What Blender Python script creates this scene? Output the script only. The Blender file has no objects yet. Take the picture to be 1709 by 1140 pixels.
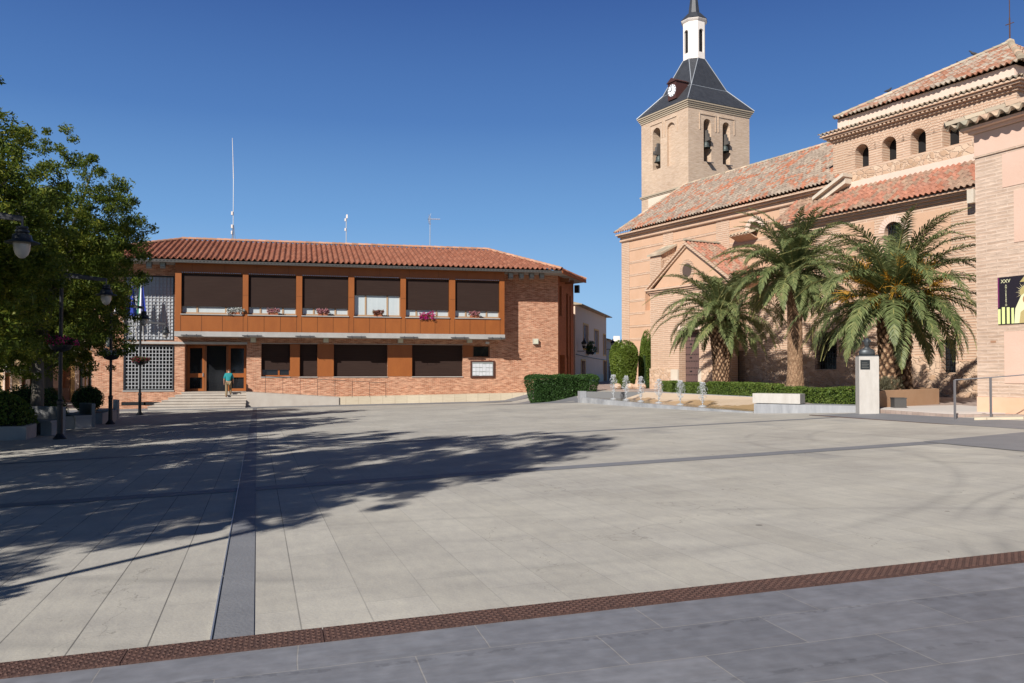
import bpy, bmesh, math, random
import numpy as np
from mathutils import Vector, Matrix
R = math.radians
random.seed(7); rng = np.random.default_rng(7)
sc = bpy.context.scene; col = sc.collection

# ------------------------------------------------------------------ camera, sky, sun, exposure
CAMZ = 1.35; FPX = 1420.0; YAW = R(13.9); PIT = R(1.2); HOR = 618.0
cd = bpy.data.cameras.new('camera'); cam = bpy.data.objects.new('camera', cd); col.objects.link(cam)
cam.location = (0, 0, CAMZ); cam.rotation_euler = (R(90) + PIT, 0, -YAW)
cd.sensor_width = 36; cd.lens = 36 * FPX / 1709; cd.shift_y = (HOR - 570 - FPX * math.tan(PIT)) / 1709
cd.clip_end = 6000; cd.clip_start = .05
sc.camera = cam
SAZ = R(-136.0); SEL = R(33.0)                       # direction towards the sun, azimuth from +Y clockwise
w = bpy.data.worlds.new('World'); sc.world = w; w.use_nodes = True
nt = w.node_tree; bg = nt.nodes['Background']
sky = nt.nodes.new('ShaderNodeTexSky'); sky.sky_type = 'NISHITA'; sky.sun_disc = False
sky.sun_elevation = SEL; sky.sun_rotation = SAZ
sky.altitude = 700; sky.air_density = 1.0; sky.dust_density = 0.0; sky.ozone_density = 1.0
# the deep blue of the lower sky opposite the sun is laid over the Sky Texture by elevation
_tc = nt.nodes.new('ShaderNodeTexCoord'); _sx = nt.nodes.new('ShaderNodeSeparateXYZ'); nt.links.new(_tc.outputs['Generated'], _sx.inputs[0])
_rp = nt.nodes.new('ShaderNodeValToRGB'); _e = _rp.color_ramp.elements
while len(_e) < 7: _e.new(.5)
for _i, (_p, _c) in enumerate(((0., (.38, .58, .82)), (.08, (.30, .53, .82)), (.17, (.175, .375, .70)), (.28, (.088, .215, .51)), (.42, (.041, .109, .345)), (.56, (.016, .042, .135)), (1., (.009, .023, .075)))): _e[_i].position = _p; _e[_i].color = (*_c, 1)
nt.links.new(_sx.outputs[2], _rp.inputs[0])
_ml = nt.nodes.new('ShaderNodeVectorMath'); _ml.operation = 'SCALE'; _ml.inputs['Scale'].default_value = 15.7; nt.links.new(_rp.outputs[0], _ml.inputs[0])
_mr = nt.nodes.new('ShaderNodeMapRange'); _mr.inputs[1].default_value = .34; _mr.inputs[2].default_value = .6; _mr.inputs[3].default_value = 1.; _mr.inputs[4].default_value = .9; nt.links.new(_sx.outputs[2], _mr.inputs[0])
_mx = nt.nodes.new('ShaderNodeMix'); _mx.data_type = 'RGBA'; nt.links.new(_mr.outputs[0], _mx.inputs[0]); nt.links.new(sky.outputs[0], _mx.inputs[6]); nt.links.new(_ml.outputs[0], _mx.inputs[7])
nt.links.new(_mx.outputs[2], bg.inputs[0]); bg.inputs[1].default_value = 0.05
sd = bpy.data.lights.new('sun', 'SUN'); sun = bpy.data.objects.new('sun', sd); col.objects.link(sun)
sd.energy = 5.0; sd.angle = R(.5); sd.color = (1, .955, .90)
sv = Vector((math.sin(SAZ) * math.cos(SEL), math.cos(SAZ) * math.cos(SEL), math.sin(SEL)))
sun.rotation_euler = sv.to_track_quat('Z', 'Y').to_euler(); sun.location = (-40, -40, 40)
sc.view_settings.view_transform = 'Standard'; sc.view_settings.look = 'None'
sc.view_settings.exposure = 0.35; sc.view_settings.gamma = 1
sc.render.resolution_x = 1024; sc.render.resolution_y = 683
sc.cycles.max_bounces = 6; sc.cycles.transparent_max_bounces = 12

# ------------------------------------------------------------------ survey helpers: the plan was measured from the photograph
_fw = Vector((math.sin(YAW) * math.cos(PIT), math.cos(YAW) * math.cos(PIT), math.sin(PIT)))
_rt = Vector((math.cos(YAW), -math.sin(YAW), 0)); _up = _rt.cross(_fw)
def _ray(px, py):
    return _fw + _rt * ((px - 854.5) / FPX) + _up * ((570 + HOR - 570 - FPX * math.tan(PIT) - py) / FPX)
def site(px, depth):                                   # plan position
    d = _ray(px, HOR); return Vector((d.x * depth, d.y * depth, 0))
def zat(py, depth): return CAMZ + (HOR - py) * depth / FPX
def onY(px, py, Y):
    d = _ray(px, py); t = Y / d.y; return d.x * t, CAMZ + d.z * t
def smooth(a, b, x):
    t = min(1, max(0, (x - a) / (b - a))); return t * t * (3 - 2 * t)
def gz(x, y):                                          # height of the plaza
    P = .0339 * max(-40, min(40, x)) - .013 * max(-30, min(60, y))
    P = min(P, .315)
    H = -.715 + .0143 * max(-14, min(20, x))
    t = smooth(34, 50, y); b = P * (1 - t) + H * t
    k = smooth(11.5, 16, x) * smooth(34, 41, y)
    k = max(k, smooth(16, 19, x) * smooth(20, 34, y))
    return b * (1 - k) + .33 * k

# ------------------------------------------------------------------ materials
def mat(name, base, rough=.8, var=None, vscale=3.0, vamt=.5, bump=0., bscale=40., spec=.3, metal=0., detail=4, stretch=None, coord='Object'):
    m = bpy.data.materials.new(name); m.use_nodes = True
    n = m.node_tree.nodes; l = m.node_tree.links; b = n['Principled BSDF']
    b.inputs['Roughness'].default_value = rough; b.inputs['Metallic'].default_value = metal
    b.inputs['Specular IOR Level'].default_value = spec
    b.inputs['Base Color'].default_value = (*base, 1)
    tc = n.new('ShaderNodeTexCoord'); src = tc.outputs[coord]
    if stretch:
        mp = n.new('ShaderNodeMapping'); mp.inputs['Scale'].default_value = stretch
        l.new(src, mp.inputs[0]); src = mp.outputs[0]
    if var:
        ns = n.new('ShaderNodeTexNoise'); ns.inputs['Scale'].default_value = vscale; ns.inputs['Detail'].default_value = detail
        ns.inputs['Roughness'].default_value = .65
        l.new(src, ns.inputs['Vector'])
        rp = n.new('ShaderNodeValToRGB'); rp.color_ramp.elements[0].position = .5 - vamt * .5 + .02; rp.color_ramp.elements[1].position = .5 + vamt * .5
        rp.color_ramp.elements[0].color = (*base, 1); rp.color_ramp.elements[1].color = (*var, 1)
        l.new(ns.outputs[0], rp.inputs[0]); l.new(rp.outputs[0], b.inputs['Base Color'])
    if bump:
        n2 = n.new('ShaderNodeTexNoise'); n2.inputs['Scale'].default_value = bscale; n2.inputs['Detail'].default_value = 5
        l.new(src, n2.inputs['Vector'])
        bp = n.new('ShaderNodeBump'); bp.inputs['Strength'].default_value = bump; bp.inputs['Distance'].default_value = .03
        l.new(n2.outputs[0], bp.inputs['Height']); l.new(bp.outputs[0], b.inputs['Normal'])
    return m
def mixrgb(n, l, fac, a, b, mode='MIX'):
    x = n.new('ShaderNodeMix'); x.data_type = 'RGBA'; x.blend_type = mode
    for s, v in ((0, fac), (6, a), (7, b)):
        if hasattr(v, 'links') or hasattr(v, 'is_linked'): l.new(v, x.inputs[s])
        elif isinstance(v, (int, float)): x.inputs[s].default_value = v
        else: x.inputs[s].default_value = (*v, 1)
    return x.outputs[2]
def brick(name, c1, c2, mortar, bw=.25, bh=.07, ms=.012, rough=.85, streak=.5, bump=.5, dirt=None, offset=.5):
    m = bpy.data.materials.new(name); m.use_nodes = True
    n = m.node_tree.nodes; l = m.node_tree.links; b = n['Principled BSDF']
    b.inputs['Roughness'].default_value = rough; b.inputs['Specular IOR Level'].default_value = .2
    tc = n.new('ShaderNodeTexCoord')
    # wavy courses
    nz = n.new('ShaderNodeTexNoise'); nz.inputs['Scale'].default_value = 2.2; nz.inputs['Detail'].default_value = 3
    l.new(tc.outputs['UV'], nz.inputs['Vector'])
    ad = n.new('ShaderNodeVectorMath'); ad.operation = 'MULTIPLY_ADD'; ad.inputs[1].default_value = (.02, .03, 0)
    l.new(nz.outputs['Color'], ad.inputs[0]); l.new(tc.outputs['UV'], ad.inputs[2])
    t = n.new('ShaderNodeTexBrick'); t.inputs['Scale'].default_value = 1; t.offset = offset
    t.inputs['Brick Width'].default_value = bw; t.inputs['Row Height'].default_value = bh
    t.inputs['Mortar Size'].default_value = ms; t.inputs['Mortar Smooth'].default_value = .3
    t.inputs['Color1'].default_value = (*c1, 1); t.inputs['Color2'].default_value = (*c2, 1); t.inputs['Mortar'].default_value = (*mortar, 1)
    l.new(ad.outputs[0], t.inputs['Vector'])
    mp = n.new('ShaderNodeMapping'); mp.inputs['Scale'].default_value = (1.6, 9, 1); l.new(tc.outputs['UV'], mp.inputs[0])
    n2 = n.new('ShaderNodeTexNoise'); n2.inputs['Scale'].default_value = 1.5; n2.inputs['Detail'].default_value = 6; n2.inputs['Roughness'].default_value = .7
    l.new(mp.outputs[0], n2.inputs['Vector'])
    rp = n.new('ShaderNodeValToRGB'); rp.color_ramp.elements[0].position = .3; rp.color_ramp.elements[1].position = .7
    k = 1 - streak; rp.color_ramp.elements[0].color = (k, k * .97, k * .95, 1); rp.color_ramp.elements[1].color = (1.0 + .3 * streak,) * 3 + (1,)
    l.new(n2.outputs[0], rp.inputs[0])
    c = mixrgb(n, l, 1., t.outputs['Color'], rp.outputs[0], 'MULTIPLY')
    n3 = n.new('ShaderNodeTexNoise'); n3.inputs['Scale'].default_value = .35; n3.inputs['Detail'].default_value = 4
    l.new(tc.outputs['UV'], n3.inputs['Vector'])
    r3 = n.new('ShaderNodeValToRGB'); r3.color_ramp.elements[0].position = .3; r3.color_ramp.elements[1].position = .7
    r3.color_ramp.elements[0].color = (*(dirt or (.86, .84, .84)), 1); r3.color_ramp.elements[1].color = (1.05, 1.05, 1.05, 1)
    l.new(n3.outputs[0], r3.inputs[0])
    c = mixrgb(n, l, 1., c, r3.outputs[0], 'MULTIPLY')
    l.new(c, b.inputs['Base Color'])
    if bump:
        bp = n.new('ShaderNodeBump'); bp.inputs['Strength'].default_value = bump; bp.inputs['Distance'].default_value = .012; bp.invert = True
        l.new(t.outputs['Fac'], bp.inputs['Height']); l.new(bp.outputs[0], b.inputs['Normal'])
    return m
def tiles(name, cols, grey=None, greyamt=.5, rough=.85):
    """barrel tiles: UV = (column, course); one random tone per tile, lichen by noise"""
    m = bpy.data.materials.new(name); m.use_nodes = True
    n = m.node_tree.nodes; l = m.node_tree.links; b = n['Principled BSDF']
    b.inputs['Roughness'].default_value = rough; b.inputs['Specular IOR Level'].default_value = .2
    tc = n.new('ShaderNodeTexCoord'); fl = n.new('ShaderNodeVectorMath'); fl.operation = 'FLOOR'
    l.new(tc.outputs['UV'], fl.inputs[0])
    wn = n.new('ShaderNodeTexWhiteNoise'); wn.noise_dimensions = '2D'; l.new(fl.outputs[0], wn.inputs['Vector'])
    rp = n.new('ShaderNodeValToRGB'); e = rp.color_ramp.elements
    while len(e) < len(cols): e.new(.5)
    for i, c in enumerate(cols): e[i].position = i / (len(cols) - 1); e[i].color = (*c, 1)
    l.new(wn.outputs['Value'], rp.inputs[0]); c = rp.outputs[0]
    if grey:
        ns = n.new('ShaderNodeTexNoise'); ns.inputs['Scale'].default_value = .11; ns.inputs['Detail'].default_value = 5
        l.new(tc.outputs['UV'], ns.inputs['Vector'])
        sm = n.new('ShaderNodeMath'); sm.operation = 'MULTIPLY_ADD'; sm.inputs[1].default_value = .35; l.new(wn.outputs['Value'], sm.inputs[0]); l.new(ns.outputs[0], sm.inputs[2])
        r2 = n.new('ShaderNodeValToRGB'); r2.color_ramp.elements[0].position = .72 - greyamt * .3; r2.color_ramp.elements[1].position = .80 - greyamt * .3
        l.new(sm.outputs[0], r2.inputs[0])
        wn2 = n.new('ShaderNodeTexWhiteNoise'); wn2.noise_dimensions = '3D'
        a2 = n.new('ShaderNodeVectorMath'); a2.operation = 'ADD'; a2.inputs[1].default_value = (3.7, 9.1, 2); l.new(fl.outputs[0], a2.inputs[0]); l.new(a2.outputs[0], wn2.inputs['Vector'])
        g = mixrgb(n, l, wn2.outputs['Value'], grey[0], grey[1])
        c = mixrgb(n, l, r2.outputs[0], c, g)
    n4 = n.new('ShaderNodeTexNoise'); n4.inputs['Scale'].default_value = 1.7; n4.inputs['Detail'].default_value = 5; l.new(tc.outputs['UV'], n4.inputs['Vector'])
    r4 = n.new('ShaderNodeValToRGB'); r4.color_ramp.elements[0].position = .3; r4.color_ramp.elements[0].color = (.6, .6, .6, 1); r4.color_ramp.elements[1].position = .7; r4.color_ramp.elements[1].color = (1.15, 1.15, 1.15, 1)
    l.new(n4.outputs[0], r4.inputs[0])
    l.new(mixrgb(n, l, 1., c, r4.outputs[0], 'MULTIPLY'), b.inputs['Base Color'])
    return m
def leafmat(name, c0, c1, c2, trans=.35, rough=.55, pos=(.0, .6, 1.)):
    m = bpy.data.materials.new(name); m.use_nodes = True
    n = m.node_tree.nodes; l = m.node_tree.links; b = n['Principled BSDF']; out = n['Material Output']
    b.inputs['Roughness'].default_value = rough; b.inputs['Specular IOR Level'].default_value = .25
    g = n.new('ShaderNodeNewGeometry'); rp = n.new('ShaderNodeValToRGB'); e = rp.color_ramp.elements; e.new(.5)
    for i, c in enumerate((c0, c1, c2)): e[i].position = pos[i]; e[i].color = (*c, 1)
    tc = n.new('ShaderNodeTexCoord'); ns = n.new('ShaderNodeTexNoise'); ns.inputs['Scale'].default_value = .55; ns.inputs['Detail'].default_value = 3
    l.new(tc.outputs['Object'], ns.inputs['Vector'])
    a = n.new('ShaderNodeMath'); a.operation = 'MULTIPLY_ADD'; a.inputs[1].default_value = .6; a.inputs[2].default_value = -.28
    l.new(g.outputs['Random Per Island'], a.inputs[0])
    a2 = n.new('ShaderNodeMath'); a2.operation = 'ADD'; l.new(a.outputs[0], a2.inputs[0]); l.new(ns.outputs[0], a2.inputs[1])
    l.new(a2.outputs[0], rp.inputs[0]); l.new(rp.outputs[0], b.inputs['Base Color'])
    t = n.new('ShaderNodeBsdfTranslucent'); l.new(rp.outputs[0], t.inputs[0])
    mx = n.new('ShaderNodeMixShader'); mx.inputs[0].default_value = trans
    l.new(b.outputs[0], mx.inputs[1]); l.new(t.outputs[0], mx.inputs[2]); l.new(mx.outputs[0], out.inputs[0])
    return m
def glass(name, base, rough=.08, spec=.6):
    return mat(name, base, rough, spec=spec)

M = {}
M['hall_brick'] = brick('rustic brick', (.42, .145, .07), (.66, .35, .22), (.62, .43, .30), .25, .062, .010, streak=.62, dirt=(.88, .85, .83))
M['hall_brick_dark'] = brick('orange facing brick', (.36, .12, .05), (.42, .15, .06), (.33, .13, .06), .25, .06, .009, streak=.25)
M['church_brick'] = brick('church brick', (.53, .335, .225), (.575, .385, .27), (.62, .465, .345), .85, .105, .034, streak=.22, bump=1.0, dirt=(.9, .88, .85))
M['wing_brick'] = brick('pale wing brick', (.55, .40, .30), (.61, .465, .36), (.63, .49, .385), .55, .085, .020, streak=.34, bump=.5, dirt=(.9, .87, .84))
M['tower_brick'] = brick('tower brick', (.54, .39, .27), (.64, .49, .36), (.58, .46, .34), .28, .085, .016, streak=.22, bump=.5)
M['plaster'] = mat('pinkish plaster', (.52, .325, .205), .9, (.59, .385, .26), .9, .6, .15, 30, .15)
M['wing_plaster'] = mat('pale pink plaster', (.60, .40, .30), .9, (.66, .47, .37), .9, .6, .15, 30, .15)
M['pale_plaster'] = mat('cream plaster', (.64, .48, .38), .9, (.69, .54, .44), 1.2, .6, .1, 30, .15)
def rubble_mat():
    m = bpy.data.materials.new('rubble stone'); m.use_nodes = True; n = m.node_tree.nodes; l = m.node_tree.links; b = n['Principled BSDF']; b.inputs['Roughness'].default_value = .9
    tc = n.new('ShaderNodeTexCoord'); mp = n.new('ShaderNodeMapping'); mp.inputs['Scale'].default_value = (3.2, 5.0, 1); l.new(tc.outputs['UV'], mp.inputs[0])
    nz = n.new('ShaderNodeTexNoise'); nz.inputs['Scale'].default_value = 1.5; l.new(mp.outputs[0], nz.inputs['Vector']); ad = n.new('ShaderNodeVectorMath'); ad.operation = 'MULTIPLY_ADD'; ad.inputs[1].default_value = (.9, .9, 0); l.new(nz.outputs['Color'], ad.inputs[0]); l.new(mp.outputs[0], ad.inputs[2])
    v = n.new('ShaderNodeTexVoronoi'); v.inputs['Scale'].default_value = 1; l.new(ad.outputs[0], v.inputs['Vector']); e = n.new('ShaderNodeTexVoronoi'); e.feature = 'DISTANCE_TO_EDGE'; e.inputs['Scale'].default_value = 1; l.new(ad.outputs[0], e.inputs['Vector'])
    sp = n.new('ShaderNodeSeparateColor'); l.new(v.outputs['Color'], sp.inputs[0]); rp = n.new('ShaderNodeValToRGB'); q = rp.color_ramp.elements; q.new(.5)
    for i, (p, c) in enumerate(((0, (.42, .27, .165)), (.5, (.53, .355, .235)), (1, (.62, .455, .32)))): q[i].position = p; q[i].color = (*c, 1)
    l.new(sp.outputs[0], rp.inputs[0]); r2 = n.new('ShaderNodeValToRGB'); r2.color_ramp.elements[0].position = .02; r2.color_ramp.elements[1].position = .10; l.new(e.outputs['Distance'], r2.inputs[0])
    l.new(mixrgb(n, l, r2.outputs[0], (.56, .40, .28), rp.outputs[0]), b.inputs['Base Color'])
    bp = n.new('ShaderNodeBump'); bp.inputs['Strength'].default_value = 1; bp.inputs['Distance'].default_value = .022; l.new(r2.outputs[0], bp.inputs['Height']); l.new(bp.outputs[0], b.inputs['Normal'])
    return m
M['rubble'] = rubble_mat()
M['stone_base'] = mat('grey cream stone', (.52, .44, .34), .85, (.62, .55, .45), 2.5, .6, .3, 25, .2)
M['hall_tile'] = tiles('red barrel tile', [(.255, .095, .055), (.315, .122, .072), (.355, .15, .092), (.265, .105, .064)])
M['nave_tile'] = tiles('weathered barrel tile', [(.42, .165, .095), (.46, .20, .12), (.48, .25, .16), (.41, .17, .10), (.44, .31, .21)], ((.30, .235, .185), (.43, .345, .265)), .58)
M['chapel_tile'] = tiles('orange barrel tile', [(.38, .155, .095), (.44, .20, .13), (.41, .185, .125), (.32, .15, .105)], ((.32, .20, .14), (.38, .26, .18)), .2)
M['drum_tile'] = tiles('dusty red barrel tile', [(.36, .165, .10), (.44, .215, .14), (.42, .24, .155), (.33, .17, .115)], ((.40, .32, .25), (.5, .42, .33)), .3)
M['old_tile'] = tiles('lichen barrel tile', [(.40, .33, .24), (.52, .42, .30), (.58, .40, .28), (.40, .37, .28)])
M['slate'] = mat('roof slate', (.030, .032, .037), .5, (.055, .058, .066), 3, .6, .2, 12, .4)
M['zinc'] = mat('zinc flashing', (.34, .36, .38), .45, metal=.3)
M['white'] = mat('white painted render', (.80, .74, .68), .75, (.74, .66, .58), 2, .5)
M['wood'] = mat('varnished wood', (.31, .098, .020), .5, (.215, .062, .013), 1.6, .7, spec=.35, stretch=(1, 1, .35))
M['wood_dark'] = mat('dark wood frame', (.22, .085, .03), .5, (.16, .06, .022), 3, .6)
M['shutter'] = None
M['concrete'] = mat('concrete edge', (.40, .385, .36), .85, (.29, .28, .26), 2, .6, .1)
M['marble'] = mat('pale marble', (.52, .495, .455), .6, (.38, .35, .31), 2.6, .8, .1, 20, spec=.3, stretch=(2.5, 2.5, .8))
M['grey_marble'] = mat('grey marble', (.20, .205, .215), .55, (.36, .365, .375), 2.5, .7, spec=.4, stretch=(3, 3, .6))
M['step_stone'] = mat('step stone', (.47, .43, .37), .75, (.36, .31, .26), 1.6, .7, .1, 30)
M['cream_stone'] = brick('cream plinth slabs', (.56, .49, .36), (.62, .54, .40), (.40, .33, .24), .72, .9, .012, streak=.12, bump=.2)
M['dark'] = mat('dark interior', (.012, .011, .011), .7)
M['dark_glass'] = glass('dark glass', (.012, .013, .015), .06, .5)
M['black_metal'] = mat('black metal', (.013, .014, .016), .45, spec=.4)
M['grey_metal'] = mat('grey metal', (.09, .09, .095), .45, metal=.5)
M['rail_metal'] = mat('painted grey metal', (.17, .165, .17), .5, metal=.2)
M['galv'] = mat('galvanised steel', (.45, .46, .47), .4, metal=.7)
M['lamp_glass'] = mat('frosted lamp glass', (.40, .38, .34), .25, spec=.5)
M['rust'] = mat('rusty iron', (.115, .060, .046), .75, (.065, .038, .031), 9, .7, .5, 90)
M['bronze'] = mat('dark bronze', (.06, .066, .07), .45, (.10, .11, .115), 6, .6, metal=.5)
M['bell'] = mat('bell bronze', (.05, .065, .06), .5, (.09, .10, .09), 4, .6, metal=.4)
M['water'] = mat('shallow water', (.11, .075, .035), .06, (.16, .11, .05), 1.2, .7, .25, 14, .6)
M['cascade'] = mat('wet cream slab', (.66, .52, .38), .5, (.58, .44, .30), 1.1, .6, .1)
M['spray'] = None
M['bark'] = mat('grey bark', (.085, .075, .06), .9, (.16, .145, .12), 6, .7, .8, 18, stretch=(1, 1, .25))
M['palm_bark'] = mat('palm bark', (.20, .125, .075), .9, (.42, .31, .21), 7, .7, .6, 30)
M['palm_bark_grey'] = mat('grey palm bark', (.23, .185, .145), .9, (.36, .30, .24), 7, .7, .8, 24)
def palm_trunk_mat():
    m = mat('palm trunk', (.2, .12, .07), .9, bump=.6, bscale=30); n = m.node_tree.nodes; l = m.node_tree.links; b = n['Principled BSDF']
    a = n.new('ShaderNodeAttribute'); a.attribute_name = 'bark'; rp = n.new('ShaderNodeValToRGB'); e = rp.color_ramp.elements; e.new(.5)
    for i, (p, c) in enumerate(((0.05, (.030, .017, .010)), (.45, (.19, .105, .058)), (.95, (.50, .34, .21)))): e[i].position = p; e[i].color = (*c, 1)
    l.new(a.outputs['Fac'], rp.inputs[0]); tc = n.new('ShaderNodeTexCoord'); q = n.new('ShaderNodeTexNoise'); q.inputs['Scale'].default_value = 5; q.inputs['Detail'].default_value = 5; l.new(tc.outputs['Object'], q.inputs['Vector'])
    r2 = n.new('ShaderNodeValToRGB'); r2.color_ramp.elements[0].position = .3; r2.color_ramp.elements[0].color = (.6, .58, .55, 1); r2.color_ramp.elements[1].position = .7; r2.color_ramp.elements[1].color = (1.1, 1.1, 1.1, 1); l.new(q.outputs[0], r2.inputs[0])
    l.new(mixrgb(n, l, 1., rp.outputs[0], r2.outputs[0], 'MULTIPLY'), b.inputs['Base Color']); return m
M['palm_trunk'] = palm_trunk_mat()
M['soil'] = mat('dry soil', (.16, .11, .07), .95, (.24, .17, .11), 8, .6, .6, 30)
M['terracotta'] = mat('ochre planter render', (.46, .27, .15), .9, (.52, .33, .20), 2, .6, .2)
M['concrete_dark'] = mat('street furniture concrete', (.26, .26, .255), .85, (.36, .36, .35), 2, .6, .15)
M['leaf_tree'] = leafmat('ash leaf', (.042, .076, .011), (.115, .155, .020), (.32, .30, .035), .45)
M['leaf_palm'] = leafmat('palm leaflet', (.080, .108, .038), (.168, .205, .080), (.31, .32, .135), .30, .45)
M['leaf_hedge'] = leafmat('hedge leaf', (.055, .095, .015), (.11, .165, .028), (.20, .24, .055), .3)
M['leaf_dark'] = leafmat('dark shrub leaf', (.020, .050, .012), (.040, .092, .020), (.07, .14, .03), .25)
M['leaf_cypress'] = leafmat('cypress leaf', (.065, .105, .015), (.125, .175, .026), (.20, .24, .04), .25)
M['leaf_lav'] = leafmat('grey green leaf', (.075, .07, .04), (.12, .11, .065), (.16, .15, .09), .2)
M['rachis'] = mat('palm rachis', (.22, .21, .07), .5)
M['fruit'] = mat('palm fruit stalk', (.52, .26, .02), .6, (.36, .18, .02), 5, .5)
M['dead_frond'] = mat('dry frond', (.34, .26, .16), .9)
M['skin'] = mat('skin', (.42, .23, .16), .6)
M['grass_soil'] = M['soil']
def plain(name, c, rough=.7, **k):
    if name not in M: M[name] = mat(name, c, rough, **k)
    return M[name]
def make_shutter():
    m = mat('brown slat blind', (.026, .015, .012), .8, (.048, .030, .024), 2.0, .8, spec=.1, stretch=(.5, .5, 14)); n = m.node_tree.nodes; l = m.node_tree.links
    tc = n.new('ShaderNodeTexCoord'); wv = n.new('ShaderNodeTexWave'); wv.bands_direction = 'Z'; wv.inputs['Scale'].default_value = 5.2
    wv.inputs['Distortion'].default_value = .0
    l.new(tc.outputs['Object'], wv.inputs[0]); bp = n.new('ShaderNodeBump'); bp.inputs['Strength'].default_value = .6; bp.inputs['Distance'].default_value = .02
    l.new(wv.outputs[0], bp.inputs['Height']); l.new(bp.outputs[0], n['Principled BSDF'].inputs['Normal'])
    return m
M['shutter'] = make_shutter()
def make_spray():
    m = bpy.data.materials.new('water spray'); m.use_nodes = True; n = m.node_tree.nodes; l = m.node_tree.links
    b = n['Principled BSDF']; b.inputs['Base Color'].default_value = (.85, .88, .9, 1); b.inputs['Roughness'].default_value = .15
    b.inputs['Transmission Weight'].default_value = .55; b.inputs['IOR'].default_value = 1.2
    return m
M['spray'] = make_spray()
def make_drops():
    m = mat('white water drops', (.75, .78, .80), .15); n = m.node_tree.nodes; l = m.node_tree.links; t = n.new('ShaderNodeBsdfTransparent'); x = n.new('ShaderNodeMixShader'); x.inputs[0].default_value = .5
    l.new(n['Principled BSDF'].outputs[0], x.inputs[1]); l.new(t.outputs[0], x.inputs[2]); l.new(x.outputs[0], n['Material Output'].inputs[0]); return m
M['drops'] = make_drops()

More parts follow.
